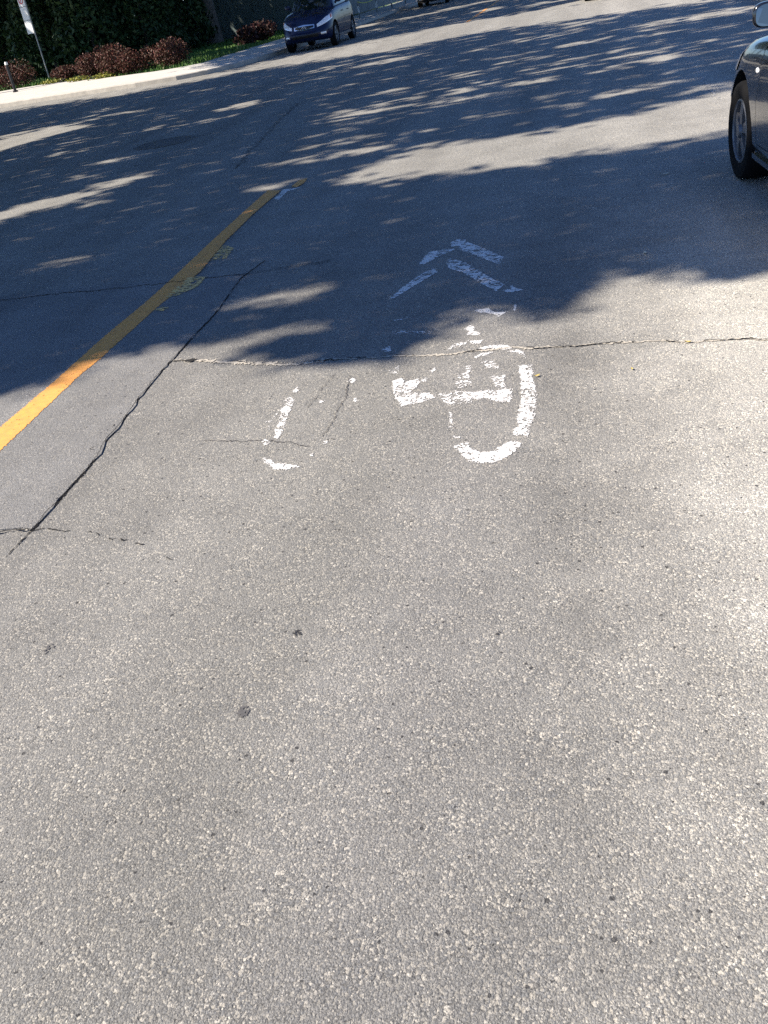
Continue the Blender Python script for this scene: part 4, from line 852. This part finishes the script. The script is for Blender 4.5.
    tube(bm, [(cpt.x + .032, -.028, cpt.z), (cpt.x + .032, .028, cpt.z)], .008, 6)
    bm_obj('emblem', bm, M['chrome'], fr_, smooth=True)
    patch('air_intake', -.52, .52, .16, .36, M['trim'], .012)
    patch('number_plate', -.18, .18, .50, .64, M['cap_white'], .016, front=False)
    for sy in (1, -1):
        # mirrors
        mx, my, mz = .55, sy * .895, 1.075 * ZK
        bm = bmesh.new(); bmesh.ops.create_uvsphere(bm, u_segments=24, v_segments=14, radius=1)
        for v in bm.verts:
            c = v.co; c.x, c.y, c.z = [math.copysign(abs(a) ** .62, a) for a in c]
            if c.x < 0: c.x *= .35
            v.co = Vector((mx + c.x * .08, my + c.y * .106 * (1 - .12 * max(0, c.x)), mz + c.z * .068))
        tube(bm, [(mx + .03, my - sy * .08, mz - .05), (mx + .05, sy * .80, mz - .075)], [.035, .045], 8)
        mi = bm_obj('mirror', bm, paint, root, smooth=True)
        bm = bmesh.new(); ring = []
        for a in np.linspace(0, 2 * math.pi, 40, endpoint=False):
            cy, cz = math.copysign(abs(math.cos(a)) ** .6, math.cos(a)), math.copysign(abs(math.sin(a)) ** .6, math.sin(a))
            ring.append(bm.verts.new((mx - .0335 - cy * sy * .006, my + cy * .095, mz + cz * .058)))
        bm.faces.new(ring); bm_obj('mirror_glass', bm, M['mirror'], mi)
        # side repeater behind the front wheel
        bm = bmesh.new(); bmesh.ops.create_uvsphere(bm, u_segments=14, v_segments=8, radius=1, matrix=Matrix.Translation((.90, sy * .868, .74 * ZK)) @ Matrix.Diagonal((.035, .012, .018, 1)))
        bm_obj('side_repeater', bm, M['lens'], root, smooth=True)
        # sill
        bm = bmesh.new(); add_box(bm, (0, sy * .845, .235 * ZK), (1.86, .06, .07), bevel=.02); bm_obj('sill', bm, paint, root)
    # ---- wheels
    for sx in (1, -1):
        for sy in (1, -1):
            w0 = Vector((sx * WB, sy * .775, RW)); bm = bmesh.new(); prof = [(r_ * wk, y_) for r_, y_ in [(.205, -.085), (.235, -.098), (.28, -.104), (.303, -.096), (.314, -.075), (.318, -.03), (.318, .03), (.314, .075), (.303, .096), (.28, .104), (.235, .098), (.205, .085)]]
            N = 48; rg = [[bm.verts.new(w0 + Vector((r_ * math.cos(t), y_, r_ * math.sin(t)))) for t in np.linspace(0, 2 * math.pi, N, endpoint=False)] for r_, y_ in prof]
            for A, B in zip(rg, rg[1:] + rg[:1]):
                for k in range(N): bm.faces.new((A[k], A[(k + 1) % N], B[(k + 1) % N], B[k]))
            wh = bm_obj('wheel', bm, M['rubber'], root, angle=40)
            bm = bmesh.new()
            pr = [(r_ * wk, y_) for r_, y_ in [(.206, -.07), (.206, .088), (.196, .094), (.188, .084), (.180, -.05)]]
            rg = [[bm.verts.new(w0 + Vector((r_ * math.cos(t), sy * y_, r_ * math.sin(t)))) for t in np.linspace(0, 2 * math.pi, N, endpoint=False)] for r_, y_ in pr]
            for A, B in zip(rg, rg[1:]):
                for k in range(N): bm.faces.new((A[k], A[(k + 1) % N], B[(k + 1) % N], B[k]))
            for s in range(5):          # five split spokes
                a = s * 2 * math.pi / 5 + .3
                for da in (-.13, .13):
                    pts = []
                    for r_, y_, hw in ((.03, .082, .022), (.10, .086, .020), (.188, .076, .024)):
                        aa = a + da * (.5 + .5 * r_ / .19)
                        c = Vector((r_ * wk * math.cos(aa), sy * y_, r_ * wk * math.sin(aa))); tn = Vector((-math.sin(aa), 0, math.cos(aa))) * hw
                        pts.append((c - tn, c + tn, c + tn - Vector((0, sy * .03, 0)), c - tn - Vector((0, sy * .03, 0))))
                    vv = [[bm.verts.new(w0 + q) for q in p] for p in pts]
                    for p, q in zip(vv, vv[1:]):
                        for k in range(4): bm.faces.new((p[k], p[(k + 1) % 4], q[(k + 1) % 4], q[k]))
            bmesh.ops.create_cone(bm, cap_ends=True, segments=20, radius1=.052, radius2=.04, depth=.05, matrix=Matrix.Translation(w0 + Vector((0, sy * .078, 0))) @ Matrix.Rotation(R(-90 * sy), 4, 'X'))
            bm_obj('rim', bm, rimmat or M['rim'], wh, angle=35)
            bm = bmesh.new(); bmesh.ops.create_cone(bm, cap_ends=True, segments=32, radius1=.175, radius2=.175, depth=.02, matrix=Matrix.Translation(w0 + Vector((0, sy * .01, 0))) @ Matrix.Rotation(R(90), 4, 'X'))
            bm_obj('brake_disc', bm, M['dark_metal'], wh)
    return root

make_car('parked_car', 'black car at the right edge, front wheel and wing mirror in view', 'car', M['black_paint'], (1.990, 5.633, 0), R(94.5), amber=False)
make_car('parked_car', 'dark blue wagon facing the camera by the far left sidewalk', 'car', M['blue_paint'], (-8.93, 34.15, 0), R(-90), zk=1.22, rw=.355, group='cars parked along the left kerb')
make_car('parked_car', 'distant dark car behind the blue wagon, cut off by the top edge', 'car', M['dark_paint'], (-8.15, 58.4, 0), R(-90), group='cars parked along the left kerb')
make_car('parked_car', 'distant dark car on the right, only its tyre touching the top edge', 'car', M['dark_paint'], (.95, 35.1, 0), R(90))
